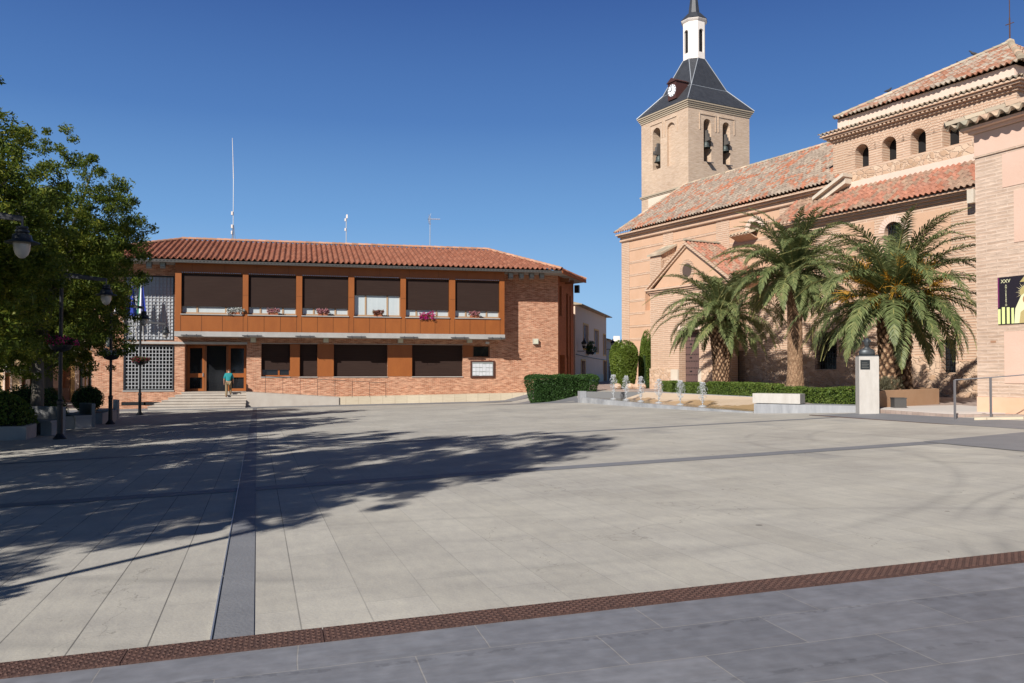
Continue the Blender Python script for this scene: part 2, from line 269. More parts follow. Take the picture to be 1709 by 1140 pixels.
# ------------------------------------------------------------------ mesh builder and object helpers
class MB:
    def __init__(s): s.v = []; s.f = []; s.uv = None
    def add(s, vs, fs, uvs=None):
        o = len(s.v); s.v += [tuple(p) for p in vs]; s.f += [tuple(i + o for i in f) for f in fs]
        if uvs is not None:
            if s.uv is None: s.uv = {}
            for i, u in enumerate(uvs): s.uv[o + i] = u
        return s
    def quad(s, a, b, c, d): return s.add([a, b, c, d], [(0, 1, 2, 3)])
    def poly(s, pts): return s.add(pts, [tuple(range(len(pts)))])
    def box(s, x0, x1, y0, y1, z0, z1):
        v = [(x0, y0, z0), (x1, y0, z0), (x1, y1, z0), (x0, y1, z0), (x0, y0, z1), (x1, y0, z1), (x1, y1, z1), (x0, y1, z1)]
        return s.add(v, [(3, 2, 1, 0), (4, 5, 6, 7), (0, 1, 5, 4), (1, 2, 6, 5), (2, 3, 7, 6), (3, 0, 4, 7)])
    def obox(s, c, ax, ay, az):                       # oriented box: centre and three half axes
        c, ax, ay, az = map(Vector, (c, ax, ay, az))
        v = [c + ax * i + ay * j + az * k for k in (-1, 1) for j in (-1, 1) for i in (-1, 1)]
        return s.add(v, [(2, 3, 1, 0), (4, 5, 7, 6), (0, 1, 5, 4), (1, 3, 7, 5), (3, 2, 6, 7), (2, 0, 4, 6)])
    def prism(s, pts, z0, z1):                         # vertical prism over an xy polygon; z may be callables
        n = len(pts); f0 = z0 if callable(z0) else (lambda x, y: z0); f1 = z1 if callable(z1) else (lambda x, y: z1)
        v = [(x, y, f0(x, y)) for x, y in pts] + [(x, y, f1(x, y)) for x, y in pts]
        return s.add(v, [tuple(range(n))[::-1], tuple(range(n, 2 * n))] + [(i, (i + 1) % n, n + (i + 1) % n, n + i) for i in range(n)])
    def extr(s, pts, d):                               # polygon extruded along a vector
        d = Vector(d); n = len(pts); v = [Vector(p) for p in pts] + [Vector(p) + d for p in pts]
        return s.add(v, [tuple(range(n))[::-1], tuple(range(n, 2 * n))] + [(i, (i + 1) % n, n + (i + 1) % n, n + i) for i in range(n)])
    def tube(s, pts, rad, n=8, cap=True):
        pts = [Vector(p) for p in pts]
        if not isinstance(rad, (list, tuple)): rad = [rad] * len(pts)
        vs = []; u = None
        for i, p in enumerate(pts):
            t = (pts[min(i + 1, len(pts) - 1)] - pts[max(i - 1, 0)]).normalized()
            if u is None: u = t.orthogonal().normalized()
            u = (u - t * u.dot(t)); u = u.normalized() if u.length > 1e-6 else t.orthogonal().normalized()
            q = t.cross(u)
            vs += [p + (u * math.cos(2 * math.pi * k / n) + q * math.sin(2 * math.pi * k / n)) * rad[i] for k in range(n)]
        fs = [(i * n + k, i * n + (k + 1) % n, (i + 1) * n + (k + 1) % n, (i + 1) * n + k) for i in range(len(pts) - 1) for k in range(n)]
        if cap: fs += [tuple(range(n))[::-1], tuple((len(pts) - 1) * n + k for k in range(n))]
        return s.add(vs, fs)
    def lathe(s, prof, c=(0, 0, 0), n=20, ph=0.):
        vs = [(c[0] + r * math.cos(2 * math.pi * k / n + ph), c[1] + r * math.sin(2 * math.pi * k / n + ph), c[2] + z) for r, z in prof for k in range(n)]
        m = len(prof)
        fs = [(i * n + k, i * n + (k + 1) % n, (i + 1) * n + (k + 1) % n, (i + 1) * n + k) for i in range(m - 1) for k in range(n)]
        fs += [tuple(range(n))[::-1], tuple((m - 1) * n + k for k in range(n))]
        return s.add(vs, fs)
    def xform(s, fn): s.v = [tuple(fn(Vector(p))) for p in s.v]; return s
    def build(s, name, m, parent=None, smooth=False, frame='zlocal', **props):
        v = s.v
        if parent is not None:
            r = parent
            while r.parent: r = r.parent
            lx, ly, lz = r.location
            if frame == 'world':
                ca, sa = math.cos(-r.rotation_euler.z), math.sin(-r.rotation_euler.z)
                v = [((x - lx) * ca - (y - ly) * sa, (x - lx) * sa + (y - ly) * ca, z - lz) for x, y, z in v]
            elif frame == 'zlocal': v = [(x, y, z - lz) for x, y, z in v]
        me = bpy.data.meshes.new(name); me.from_pydata([tuple(p) for p in v], [], s.f); me.validate()
        if m: me.materials.append(m)
        uvl = me.uv_layers.new(name='UVMap')
        if s.uv is not None:
            for p in me.loops: uvl.data[p.index].uv = s.uv.get(p.vertex_index, (0, 0))
        else: auto_uv(me, uvl)
        if smooth:
            for p in me.polygons: p.use_smooth = True
        o = bpy.data.objects.new(name, me); col.objects.link(o)
        if parent is not None: o.parent = parent
        for k, x in props.items(): o[k] = x
        return o
def auto_uv(me, uvl):
    for p in me.polygons:
        nx, ny, nz = p.normal
        if abs(nz) > .9:
            for li in p.loop_indices:
                c = me.vertices[me.loops[li].vertex_index].co; uvl.data[li].uv = (c.x, c.y)
        else:
            h = math.hypot(nx, ny) or 1; tx, ty = -ny / h, nx / h; sl = math.sqrt(max(1e-4, 1 - nz * nz))
            for li in p.loop_indices:
                c = me.vertices[me.loops[li].vertex_index].co; uvl.data[li].uv = (c.x * tx + c.y * ty, c.z / sl)
def tag(o, label, cat, group=None, kind=None):
    o['label'] = label; o['category'] = cat
    if group: o['group'] = group
    if kind: o['kind'] = kind
    return o
def struct(o, kind='structure'): o['kind'] = kind; return o
def thing(name, label, cat, loc=(0, 0, 0), rz=0, group=None):
    o = bpy.data.objects.new(name, None); o.empty_display_size = .3; col.objects.link(o)
    o.location = loc; o.rotation_euler = (0, 0, rz); return tag(o, label, cat, group)
def dup(root, loc, rz=None, label=None, scale=None):
    def cp(o, par):
        c = o.copy(); col.objects.link(c)
        if par is not None: c.parent = par
        for ch in [x for x in bpy.data.objects if x.parent == o]: cp(ch, c)
        return c
    r = cp(root, None); r.location = loc
    if rz is not None: r.rotation_euler = (0, 0, rz)
    if scale: r.scale = (scale,) * 3 if not isinstance(scale, tuple) else scale
    if label: r['label'] = label
    return r
def npmesh(name, V, F, m, parent=None, smooth=False):
    """fast mesh from numpy arrays, F is (n,4) or (n,3)"""
    me = bpy.data.meshes.new(name); k = F.shape[1]
    me.vertices.add(len(V)); me.vertices.foreach_set('co', V.astype(np.float32).ravel())
    me.loops.add(F.size); me.loops.foreach_set('vertex_index', F.astype(np.int32).ravel())
    me.polygons.add(len(F)); me.polygons.foreach_set('loop_start', np.arange(0, F.size, k, dtype=np.int32))
    me.update(calc_edges=True); me.validate()
    if m: me.materials.append(m)
    o = bpy.data.objects.new(name, me); col.objects.link(o)
    if parent is not None: o.parent = parent
    return o
def wall(mb, O, ax, n, s0, s1, z0, z1, holes=(), reveal=.3, back=None):
    """vertical wall face with openings: O + ax*s + z; n points outward; holes = (a0,a1,b0,b1,arch)"""
    O, ax, n = Vector(O), Vector(ax), Vector(n); Z = Vector((0, 0, 1))
    P = lambda s, z, d=0: O + ax * s + Z * z + n * d
    xs = sorted({s0, s1, *[h[0] for h in holes], *[h[1] for h in holes]}); zs = sorted({z0, z1, *[h[2] for h in holes], *[h[3] for h in holes]})
    for a, b in zip(xs, xs[1:]):
        for c, d in zip(zs, zs[1:]):
            ms, mz = (a + b) / 2, (c + d) / 2
            if any(h[0] < ms < h[1] and h[2] < mz < h[3] for h in holes): continue
            mb.quad(P(a, c), P(b, c), P(b, d), P(a, d))
    for h in holes:
        a, b, c, d = h[:4]; arch = len(h) > 4 and h[4]; rv = h[5] if len(h) > 5 else reveal
        top = d
        if arch:
            r = (b - a) / 2; top = d - r; m = (a + b) / 2; N = 14
            pts = [(m - r * math.cos(math.pi * k / N), top + r * math.sin(math.pi * k / N)) for k in range(N + 1)]
            for (x0, y0), (x1, y1) in zip(pts, pts[1:]):
                mb.quad(P(x0, y0), P(x1, y1), P(x1, d), P(x0, d)); mb.quad(P(x0, y0), P(x0, y0, -rv), P(x1, y1, -rv), P(x1, y1))
        else: mb.quad(P(a, d), P(a, d, -rv), P(b, d, -rv), P(b, d))
        mb.quad(P(a, c), P(a, c, -rv), P(a, top, -rv), P(a, top)); mb.quad(P(b, c), P(b, top), P(b, top, -rv), P(b, c, -rv))
        mb.quad(P(a, c), P(b, c), P(b, c, -rv), P(a, c, -rv))
def roof(E0, e, g, L, vmax, pitch=.3, course=.36, amp=.05, lip=.035, seed=0):
    """barrel tile field: E0 eave start, e along the eave, g up the slope, vmax(u) slope length (or (vmin,vmax))"""
    E0, e, g = Vector(E0), Vector(e).normalized(), Vector(g).normalized(); n = e.cross(g).normalized()
    if n.z < 0: n = -n
    mb = MB(); S = 8; nu = int(L / pitch * S) + 1; rr = random.Random(seed); mb.uv = {}
    rows = []
    jit = [rr.uniform(-.012, .012) for _ in range(int(L / pitch) + 2)]
    vlim = max(vmax(L * i / 40)[1] if isinstance(vmax(L * i / 40), tuple) else vmax(L * i / 40) for i in range(41))
    nc = int(vlim / course) + 1
    V = []; U = []; idx = {}
    for i in range(nu + 1):
        u = min(L, i * pitch / S); t = (u / pitch) % 1.0
        c = math.cos(2 * math.pi * (t - .5)); h = amp * (c if c < 0 else c ** .75) if c >= 0 else amp * .75 * -((-c) ** .8)
        vm = vmax(u); v0, v1 = vm if isinstance(vm, tuple) else (0, vm)
        ju = jit[int(u / pitch)]
        for j in range(nc):
            for k in (0, 1):
                v = min(max((j + k) * course, v0), max(v1, v0)); vv = v + (ju if v1 > v > v0 else 0)
                hh = h + (.022 if k == 0 else .0) * (1 if c > -.2 else .5)
                V.append(E0 + e * u + g * vv + n * hh); U.append((u / pitch, j + .02 + .96 * k)); idx[(i, j, k)] = len(V) - 1
        p = V[idx[(i, 0, 0)]]; V.append(p - n * lip + g * .03); U.append((u / pitch, .01)); idx[(i, 'lip')] = len(V) - 1
    F = []
    for i in range(nu):
        F.append((idx[(i, 'lip')], idx[(i + 1, 'lip')], idx[(i + 1, 0, 0)], idx[(i, 0, 0)]))
        for j in range(nc):
            q = (idx[(i, j, 0)], idx[(i + 1, j, 0)], idx[(i + 1, j, 1)], idx[(i, j, 1)])
            if (V[q[0]] - V[q[3]]).length < 1e-5 and (V[q[1]] - V[q[2]]).length < 1e-5: continue
            F.append(q)
            if j: F.append((idx[(i, j - 1, 1)], idx[(i + 1, j - 1, 1)], q[1], q[0]))
    mb.add(V, F, U)
    return mb
def ridge(mb, a, b, r=.13, step=.42):
    a, b = Vector(a), Vector(b); L = (b - a).length; n = max(1, int(L / step)); t = (b - a).normalized()
    s = t.cross(Vector((0, 0, 1))).normalized(); up = s.cross(t)
    if mb.uv is None: mb.uv = {}
    for i in range(n):
        p0 = a + t * (L * i / n); p1 = a + t * (L * (i + 1.06) / n); vs = []; K = 7
        for p, rr in ((p0, r), (p1, r * .82)):
            vs += [p + (s * math.cos(math.pi * k / K) + up * math.sin(math.pi * k / K)) * rr for k in range(K + 1)]
        uu = [(i * 3 + 1000.5, 7.5)] * len(vs)
        mb.add(vs, [(k, k + 1, K + 2 + k, K + 1 + k) for k in range(K)] + [tuple(range(K + 1))], uu)
def textmesh(name, body, size, m, parent, loc, rot, extrude=.004, align='CENTER', sx=1.):
    cu = bpy.data.curves.new(name, 'FONT'); cu.body = body; cu.size = size; cu.extrude = extrude; cu.align_x = align; cu.align_y = 'CENTER'
    t = bpy.data.objects.new(name, cu); col.objects.link(t)
    dg = bpy.context.evaluated_depsgraph_get(); me = bpy.data.meshes.new_from_object(t.evaluated_get(dg)); me.name = name
    bpy.data.objects.remove(t); me.materials.clear(); me.materials.append(m)
    o = bpy.data.objects.new(name, me); col.objects.link(o)
    o.parent = parent; o.location = loc; o.rotation_euler = rot; o.scale = (sx, 1, 1)
    return o
def skin(name, verts, edges, radii, m, parent=None, sub=2, root=0, loc=(0, 0, 0)):
    me = bpy.data.meshes.new(name); me.from_pydata(verts, edges, []); o = bpy.data.objects.new(name, me); col.objects.link(o)
    md = o.modifiers.new('skin', 'SKIN'); md.use_smooth_shade = True
    for i, r in enumerate(radii):
        sv_ = me.skin_vertices[0].data[i]; sv_.radius = r if isinstance(r, tuple) else (r, r); sv_.use_root = (i == root)
    s2 = o.modifiers.new('sub', 'SUBSURF'); s2.levels = sub; s2.render_levels = sub
    dg = bpy.context.evaluated_depsgraph_get(); me2 = bpy.data.meshes.new_from_object(o.evaluated_get(dg)); me2.name = name
    bpy.data.objects.remove(o); me2.materials.clear(); me2.materials.append(m)
    for p in me2.polygons: p.use_smooth = True
    o2 = bpy.data.objects.new(name, me2); col.objects.link(o2)
    if parent is not None: o2.parent = parent
    o2.location = loc
    return o2

# ================================================================== THE GROUND
def paving_mat():
    m = bpy.data.materials.new('plaza paving'); m.use_nodes = True; n = m.node_tree.nodes; l = m.node_tree.links; b = n['Principled BSDF']
    b.inputs['Roughness'].default_value = .8; b.inputs['Specular IOR Level'].default_value = .25
    tc = n.new('ShaderNodeTexCoord'); mp = n.new('ShaderNodeMapping'); mp.inputs['Rotation'].default_value = (0, 0, R(-92.7)); mp.inputs['Location'].default_value = (0.1, .235, 0)
    l.new(tc.outputs['Object'], mp.inputs[0])
    t = n.new('ShaderNodeTexBrick'); t.inputs['Scale'].default_value = 1; t.inputs['Brick Width'].default_value = 1.15; t.inputs['Row Height'].default_value = .39
    t.inputs['Mortar Size'].default_value = .004; t.inputs['Mortar Smooth'].default_value = .2; t.offset = .37
    t.inputs['Color1'].default_value = (.405, .379, .332, 1); t.inputs['Color2'].default_value = (.440, .414, .366, 1); t.inputs['Mortar'].default_value = (.345, .326, .29, 1)
    l.new(mp.outputs[0], t.inputs['Vector'])
    # long joints, plain to see near the drain line on the left
    sx = n.new('ShaderNodeSeparateXYZ'); l.new(mp.outputs[0], sx.inputs[0])
    def math_(op, a, bb=None, c=None):
        x = n.new('ShaderNodeMath'); x.operation = op
        for i, v in enumerate((a, bb, c)):
            if v is None: continue
            if isinstance(v, (int, float)): x.inputs[i].default_value = v
            else: l.new(v, x.inputs[i])
        return x.outputs[0]
    fr = math_('PINGPONG', math_('DIVIDE', sx.outputs[1], .39), .5)
    line = math_('LESS_THAN', fr, .011)
    so = n.new('ShaderNodeSeparateXYZ'); l.new(tc.outputs['Object'], so.inputs[0])
    ms = n.new('ShaderNodeMapRange'); ms.inputs[1].default_value = -.4; ms.inputs[2].default_value = .55; ms.inputs[3].default_value = .65; ms.inputs[4].default_value = .0
    l.new(so.outputs[0], ms.inputs[0])
    nl = n.new('ShaderNodeTexNoise'); nl.inputs['Scale'].default_value = .8; nl.inputs['Detail'].default_value = 5; l.new(mp.outputs[0], nl.inputs['Vector'])
    rl = n.new('ShaderNodeValToRGB'); rl.color_ramp.elements[0].position = .35; rl.color_ramp.elements[1].position = .55; l.new(nl.outputs[0], rl.inputs[0])
    lf = math_('MULTIPLY', math_('MULTIPLY', line, ms.outputs[0]), math_('ADD', math_('MULTIPLY', rl.outputs[0], .5), .5))
    c = t.outputs['Color']
    # mottling at three scales
    for sc_, lo, hi, st in ((.35, .86, 1.09, (1, 1, 1)), (1.3, .88, 1.07, (1.6, .7, 1)), (7., .92, 1.06, (.6, 1.8, 1)), (60., .93, 1.05, (1, 1, 1))):
        m2 = n.new('ShaderNodeMapping'); m2.inputs['Scale'].default_value = st; l.new(mp.outputs[0], m2.inputs[0])
        q = n.new('ShaderNodeTexNoise'); q.inputs['Scale'].default_value = sc_; q.inputs['Detail'].default_value = 6; q.inputs['Roughness'].default_value = .6; l.new(m2.outputs[0], q.inputs['Vector'])
        rp = n.new('ShaderNodeValToRGB'); rp.color_ramp.elements[0].position = .3; rp.color_ramp.elements[1].position = .7
        rp.color_ramp.elements[0].color = (lo, lo, lo * 1.01, 1); rp.color_ramp.elements[1].color = (hi, hi, hi * .985, 1); l.new(q.outputs[0], rp.inputs[0])
        c = mixrgb(n, l, 1., c, rp.outputs[0], 'MULTIPLY')
    # odd darker slabs
    fl = n.new('ShaderNodeVectorMath'); fl.operation = 'FLOOR'; dv = n.new('ShaderNodeVectorMath'); dv.operation = 'DIVIDE'; dv.inputs[1].default_value = (1.15, .39, 1)
    l.new(mp.outputs[0], dv.inputs[0]); l.new(dv.outputs[0], fl.inputs[0]); wn = n.new('ShaderNodeTexWhiteNoise'); wn.noise_dimensions = '2D'; l.new(fl.outputs[0], wn.inputs['Vector'])
    c = mixrgb(n, l, math_('MULTIPLY', math_('GREATER_THAN', wn.outputs['Value'], .984), .26), c, (.22, .22, .22))
    # spots of chewing gum and small dark stains
    vo = n.new('ShaderNodeTexVoronoi'); vo.voronoi_dimensions = '2D'; vo.inputs['Scale'].default_value = 1.05; vo.inputs['Randomness'].default_value = 1; l.new(tc.outputs['Object'], vo.inputs['Vector'])
    wc = n.new('ShaderNodeSeparateColor'); l.new(vo.outputs['Color'], wc.inputs[0])
    spot = math_('LESS_THAN', vo.outputs['Distance'], math_('MULTIPLY', math_('POWER', wc.outputs[0], 2.5), .036))
    c = mixrgb(n, l, math_('MULTIPLY', spot, math_('MULTIPLY', wc.outputs[1], .85)), c, (.10, .09, .08))
    # tyre rubber: arcs swept over the slabs
    for cx_, cy_, rad, wd, a in ((9.2, 2.2, 5.2, .10, .13), (9.2, 2.2, 5.45, .07, .10), (2.0, 12.5, 6.8, .12, .09), (2.0, 12.5, 8.2, .12, .09), (12.0, 12.0, 4.6, .09, .10), (12., 12., 3.5, .12, .08), (-1, -6, 14.2, .1, .07)):
        vd = n.new('ShaderNodeVectorMath'); vd.operation = 'DISTANCE'; vd.inputs[1].default_value = (cx_, cy_, 0)
        fo = n.new('ShaderNodeVectorMath'); fo.operation = 'MULTIPLY'; fo.inputs[1].default_value = (1, 1, 0); l.new(tc.outputs['Object'], fo.inputs[0]); l.new(fo.outputs[0], vd.inputs[0])
        k = math_('SUBTRACT', 1.0, math_('MINIMUM', math_('DIVIDE', math_('ABSOLUTE', math_('SUBTRACT', vd.outputs['Value'], rad)), wd), 1.0))
        c = mixrgb(n, l, math_('MULTIPLY', math_('MULTIPLY', k, rl.outputs[0]), a * 2.6), c, (.12, .12, .12))
    # hairline cracks
    v2 = n.new('ShaderNodeTexVoronoi'); v2.feature = 'DISTANCE_TO_EDGE'; v2.inputs['Scale'].default_value = .33
    nd = n.new('ShaderNodeTexNoise'); nd.inputs['Scale'].default_value = 1.8; nd.inputs['Detail'].default_value = 6; l.new(tc.outputs['Object'], nd.inputs['Vector'])
    av = n.new('ShaderNodeVectorMath'); av.operation = 'MULTIPLY_ADD'; av.inputs[1].default_value = (1.6, 1.6, 0); l.new(nd.outputs['Color'], av.inputs[0]); l.new(tc.outputs['Object'], av.inputs[2])
    l.new(av.outputs[0], v2.inputs['Vector'])
    cr = math_('MULTIPLY', math_('LESS_THAN', v2.outputs['Distance'], .0016), rl.outputs[0])
    c = mixrgb(n, l, math_('MULTIPLY', cr, .35), c, (.08, .07, .06))
    c = mixrgb(n, l, lf, c, (.045, .042, .04))
    l.new(c, b.inputs['Base Color'])
    bp = n.new('ShaderNodeBump'); bp.inputs['Strength'].default_value = .25; bp.inputs['Distance'].default_value = .01
    q = n.new('ShaderNodeTexNoise'); q.inputs['Scale'].default_value = 45; q.inputs['Detail'].default_value = 5; l.new(tc.outputs['Object'], q.inputs['Vector']); l.new(q.outputs[0], bp.inputs['Height']); l.new(bp.outputs[0], b.inputs['Normal'])
    return m
def slate_mat():
    m = brick('dark slate slabs', (.180, .186, .202), (.225, .230, .245), (.29, .28, .265), .92, .46, .004, rough=.6, streak=.14, bump=.3, dirt=(.82, .82, .85), offset=.4)
    n = m.node_tree.nodes; l = m.node_tree.links; b = n['Principled BSDF']
    base = b.inputs['Base Color'].links[0].from_socket; tc = n.new('ShaderNodeTexCoord')
    # worn pale veins
    v = n.new('ShaderNodeTexNoise'); v.inputs['Scale'].default_value = .9; v.inputs['Detail'].default_value = 8; v.inputs['Distortion'].default_value = 1.2; l.new(tc.outputs['Object'], v.inputs['Vector'])
    rp = n.new('ShaderNodeValToRGB'); e = rp.color_ramp.elements; e.new(.5); e[0].position = .485; e[1].position = .5; e[2].position = .515; e[0].color = e[2].color = (0, 0, 0, 1); e[1].color = (1, 1, 1, 1)
    l.new(v.outputs[0], rp.inputs[0])
    k = n.new('ShaderNodeMath'); k.operation = 'MULTIPLY'; k.inputs[1].default_value = .07; l.new(rp.outputs[0], k.inputs[0])
    c = mixrgb(n, l, k.outputs[0], base, (.30, .29, .28))
    dw = n.new('ShaderNodeTexWave'); dw.bands_direction = 'Y'; dw.inputs['Scale'].default_value = .42; dw.inputs['Distortion'].default_value = 5.5; dw.inputs['Detail'].default_value = 2; dw.inputs['Detail Scale'].default_value = .5; l.new(tc.outputs['Object'], dw.inputs['Vector'])
    dr = n.new('ShaderNodeValToRGB'); dr.color_ramp.elements[0].position = .985; dr.color_ramp.elements[1].position = .997; l.new(dw.outputs[0], dr.inputs[0])
    dn = n.new('ShaderNodeTexNoise'); dn.inputs['Scale'].default_value = 16; l.new(tc.outputs['Object'], dn.inputs['Vector']); dq = n.new('ShaderNodeValToRGB'); dq.color_ramp.elements[0].position = .5; dq.color_ramp.elements[1].position = .56; l.new(dn.outputs[0], dq.inputs[0])
    dk = n.new('ShaderNodeMath'); dk.operation = 'MULTIPLY'; l.new(dr.outputs[0], dk.inputs[0]); l.new(dq.outputs[0], dk.inputs[1]); d2 = n.new('ShaderNodeMath'); d2.operation = 'MULTIPLY'; d2.inputs[1].default_value = .32; l.new(dk.outputs[0], d2.inputs[0])
    c = mixrgb(n, l, d2.outputs[0], c, (.055, .055, .06))
    ws = n.new('ShaderNodeTexNoise'); ws.inputs['Scale'].default_value = 9; ws.inputs['Detail'].default_value = 6; l.new(tc.outputs['Object'], ws.inputs['Vector'])
    r2 = n.new('ShaderNodeValToRGB'); r2.color_ramp.elements[0].position = .25; r2.color_ramp.elements[0].color = (.8, .8, .8, 1); r2.color_ramp.elements[1].position = .75; r2.color_ramp.elements[1].color = (1.15, 1.15, 1.15, 1); l.new(ws.outputs[0], r2.inputs[0])
    l.new(mixrgb(n, l, 1., c, r2.outputs[0], 'MULTIPLY'), b.inputs['Base Color'])
    return m
M['paving'] = paving_mat(); M['slate_slab'] = slate_mat()
M['slate_plain'] = mat('slate strip', (.165, .167, .176), .65, (.215, .217, .224), 2.2, .6, .2, 40)
M['cobble'] = brick('pinkish paving', (.40, .31, .26), (.48, .38, .32), (.36, .30, .26), .2, .12, .012, streak=.25, bump=.5)
def sheet(name, poly, m, dz=.004, nx=1, label=None):
    """a paving sheet over a quad plan, following the ground"""
    mb = MB(); a, b, c, d = [Vector((*p, 0)) for p in poly]
    L = max((b - a).length, (d - a).length); nu = max(1, int((b - a).length / 1.5)); nv = max(1, int((d - a).length / 1.5))
    vs = []
    for j in range(nv + 1):
        for i in range(nu + 1):
            s, t = i / nu, j / nv; p = (a * (1 - s) + b * s) * (1 - t) + (d * (1 - s) + c * s) * t
            vs.append((p.x, p.y, gz(p.x, p.y) + dz))
    mb.add(vs, [(j * (nu + 1) + i, j * (nu + 1) + i + 1, (j + 1) * (nu + 1) + i + 1, (j + 1) * (nu + 1) + i) for j in range(nv) for i in range(nu)])
    return struct(mb.build(name, m))
def ground():
    xs = [-3000, -600, -150, -80] + [-50 + i * 1.0 for i in range(0, 121)] + [100, 200, 700, 3000]
    ys = [-3000, -600, -100, -60] + [-30 + i * 1.0 for i in range(0, 151)] + [150, 260, 700, 4000]
    V = [(x, y, gz(x, y)) for y in ys for x in xs]; n = len(xs)
    mb = MB(); mb.add(V, [(j * n + i, j * n + i + 1, (j + 1) * n + i + 1, (j + 1) * n + i) for j in range(len(ys) - 1) for i in range(n - 1)])
    o = struct(mb.build('plaza_paving', M['paving'], smooth=True))
ground()
sheet('slate_pavement', [(-14, -12), (14, -12), (14, 4.775), (-14, 4.243)], M['slate_slab'], .005)
sx_ = lambda y: -.44 - .0485 * (y - 4.67)
sheet('slate_strip', [(sx_(4.74), 4.74), (sx_(4.74) + .205, 4.745), (sx_(49) + .215, 49), (sx_(49), 49)], M['slate_plain'], .006)
sheet('slate_strip', [(-10, 10.95), (9.85, 11.50), (9.85, 11.92), (-10, 11.30)], M['slate_plain'], .004)
sheet('slate_strip', [(-10, 17.75), (12.7, 18.25), (12.7, 18.52), (-10, 18.0)], M['slate_plain'], .004)
sheet('slate_strip', [(9.86, 6.5), (12.7, 6.5), (12.7, 12.45), (9.86, 11.92)], M['slate_plain'], .008)
sheet('slate_strip', [(12.86, 3), (14.5, 3), (14.5, 19.5), (12.86, 19.5)], M['slate_plain'], .004)
sheet('slate_pavement', [(-14, 49.35), (15.2, 48.6), (15.2, 52.3), (-14, 52.3)], M['slate_plain'], .006)
sheet('slate_pavement', [(8.9, 43.2), (11.9, 35.6), (15.2, 46.5), (15.2, 48.6)], M['slate_plain'], .007)
sheet('street_paving', [(14.2, 36.5), (40, 36.5), (50, 110), (15.2, 110)], M['cobble'], .006)
# the metal edge beside the dark strip and the rusty covers of the drain
mb = MB()
for i in range(8):
    y0, y1 = 4.74 + i * 1.6, 4.74 + (i + 1) * 1.6 - .02
    for a, b in ((y0, y1),):
        x0, x1 = sx_(a) - .012, sx_(b) - .012
        mb.add([(x0 - .004, a, gz(x0, a) + .004), (x0 + .004, a, gz(x0, a) + .004), (x1 + .004, b, gz(x1, b) + .004), (x1 - .004, b, gz(x1, b) + .004),
                (x0 - .004, a, gz(x0, a) + .014), (x0 + .004, a, gz(x0, a) + .014), (x1 + .004, b, gz(x1, b) + .014), (x1 - .004, b, gz(x1, b) + .014)],
               [(4, 5, 6, 7), (0, 1, 5, 4), (1, 2, 6, 5), (2, 3, 7, 6), (3, 0, 4, 7)])
tag(mb.build('edge_strip', M['galv']), 'thin pale metal strip along the left side of the dark slate line', 'metal edging')
def drain_cover():
    L, W = .966, .235
    root = thing('drain_cover', 'rusty chequered drain cover across the plaza foreground', 'drain cover')
    b = MB(); b.box(-L / 2, L / 2, -W / 2, W / 2, 0, .012); b.build('plate', M['rust'], root)
    t = MB()                                            # raised tread bars, herringbone
    nx, ny = 34, 8
    for i in range(nx):
        for j in range(ny):
            x = -L / 2 + .02 + i * (L - .04) / (nx - 1); y = -W / 2 + .02 + j * (W - .04) / (ny - 1)
            a = R(45 if (i + j) % 2 else -45); dx, dy = math.cos(a) * .011, math.sin(a) * .011; nx_, ny_ = -math.sin(a) * .0035, math.cos(a) * .0035
            t.add([(x - dx - nx_, y - dy - ny_, .012), (x + dx - nx_, y + dy - ny_, .012), (x + dx + nx_, y + dy + ny_, .012), (x - dx + nx_, y - dy + ny_, .012),
                   (x - dx * .8, y - dy * .8, .017), (x + dx * .8, y + dy * .8, .017)], [(0, 1, 5, 4), (2, 3, 4, 5), (1, 2, 5), (3, 0, 4)])
    t.build('tread', M['rust'], root)
    return root
proto = drain_cover(); words = ['first', 'second', 'third', 'fourth', 'fifth', 'sixth', 'seventh', 'eighth']
for i, k in enumerate(range(-2, 6)):
    x = -.85 + .97 * k + (.485 if True else 0); y = 4.63 + .019 * x
    o = proto if i == 0 else dup(proto, (0, 0, 0))
    o.location = (x, y, gz(x, y) + .003); o.rotation_euler = (R(-.7), R(-1.94), R(1.1))
    o['label'] = ('rusty chequered drain cover, %s from the left of the foreground row' % words[i]) if k != -1 else 'rusty chequered drain cover at the foot of the dark slate strip'
    o['group'] = 'rusty drain covers across the foreground'
mb = MB(); mb.extr([(12.79, 6, gz(12.79, 6) + .003), (12.85, 6, gz(12.85, 6) + .003), (12.85, 19.6, gz(12.85, 19.6) + .003), (12.79, 19.6, gz(12.79, 19.6) + .003)], (0, 0, .012))
tag(mb.build('drain_channel', M['rust']), 'narrow rusty drain channel at the far right edge of the plaza', 'drain')

# ================================================================== THE TOWN HALL
HY = 52.4; BY = 51.15; EY = 50.52
hall = thing('town_hall', 'long two storey brick town hall with a wooden window gallery and red tiled roof', 'building', (2.2, HY, -.7))
def HX(px, py, Y=HY): return onY(px, py, Y)
def hb(mb, name, m, parent=None, **k): return mb.build(name, m, parent or hall, frame='world', **k)
XL, XR, EZ = -11.5, 16.02, 7.45
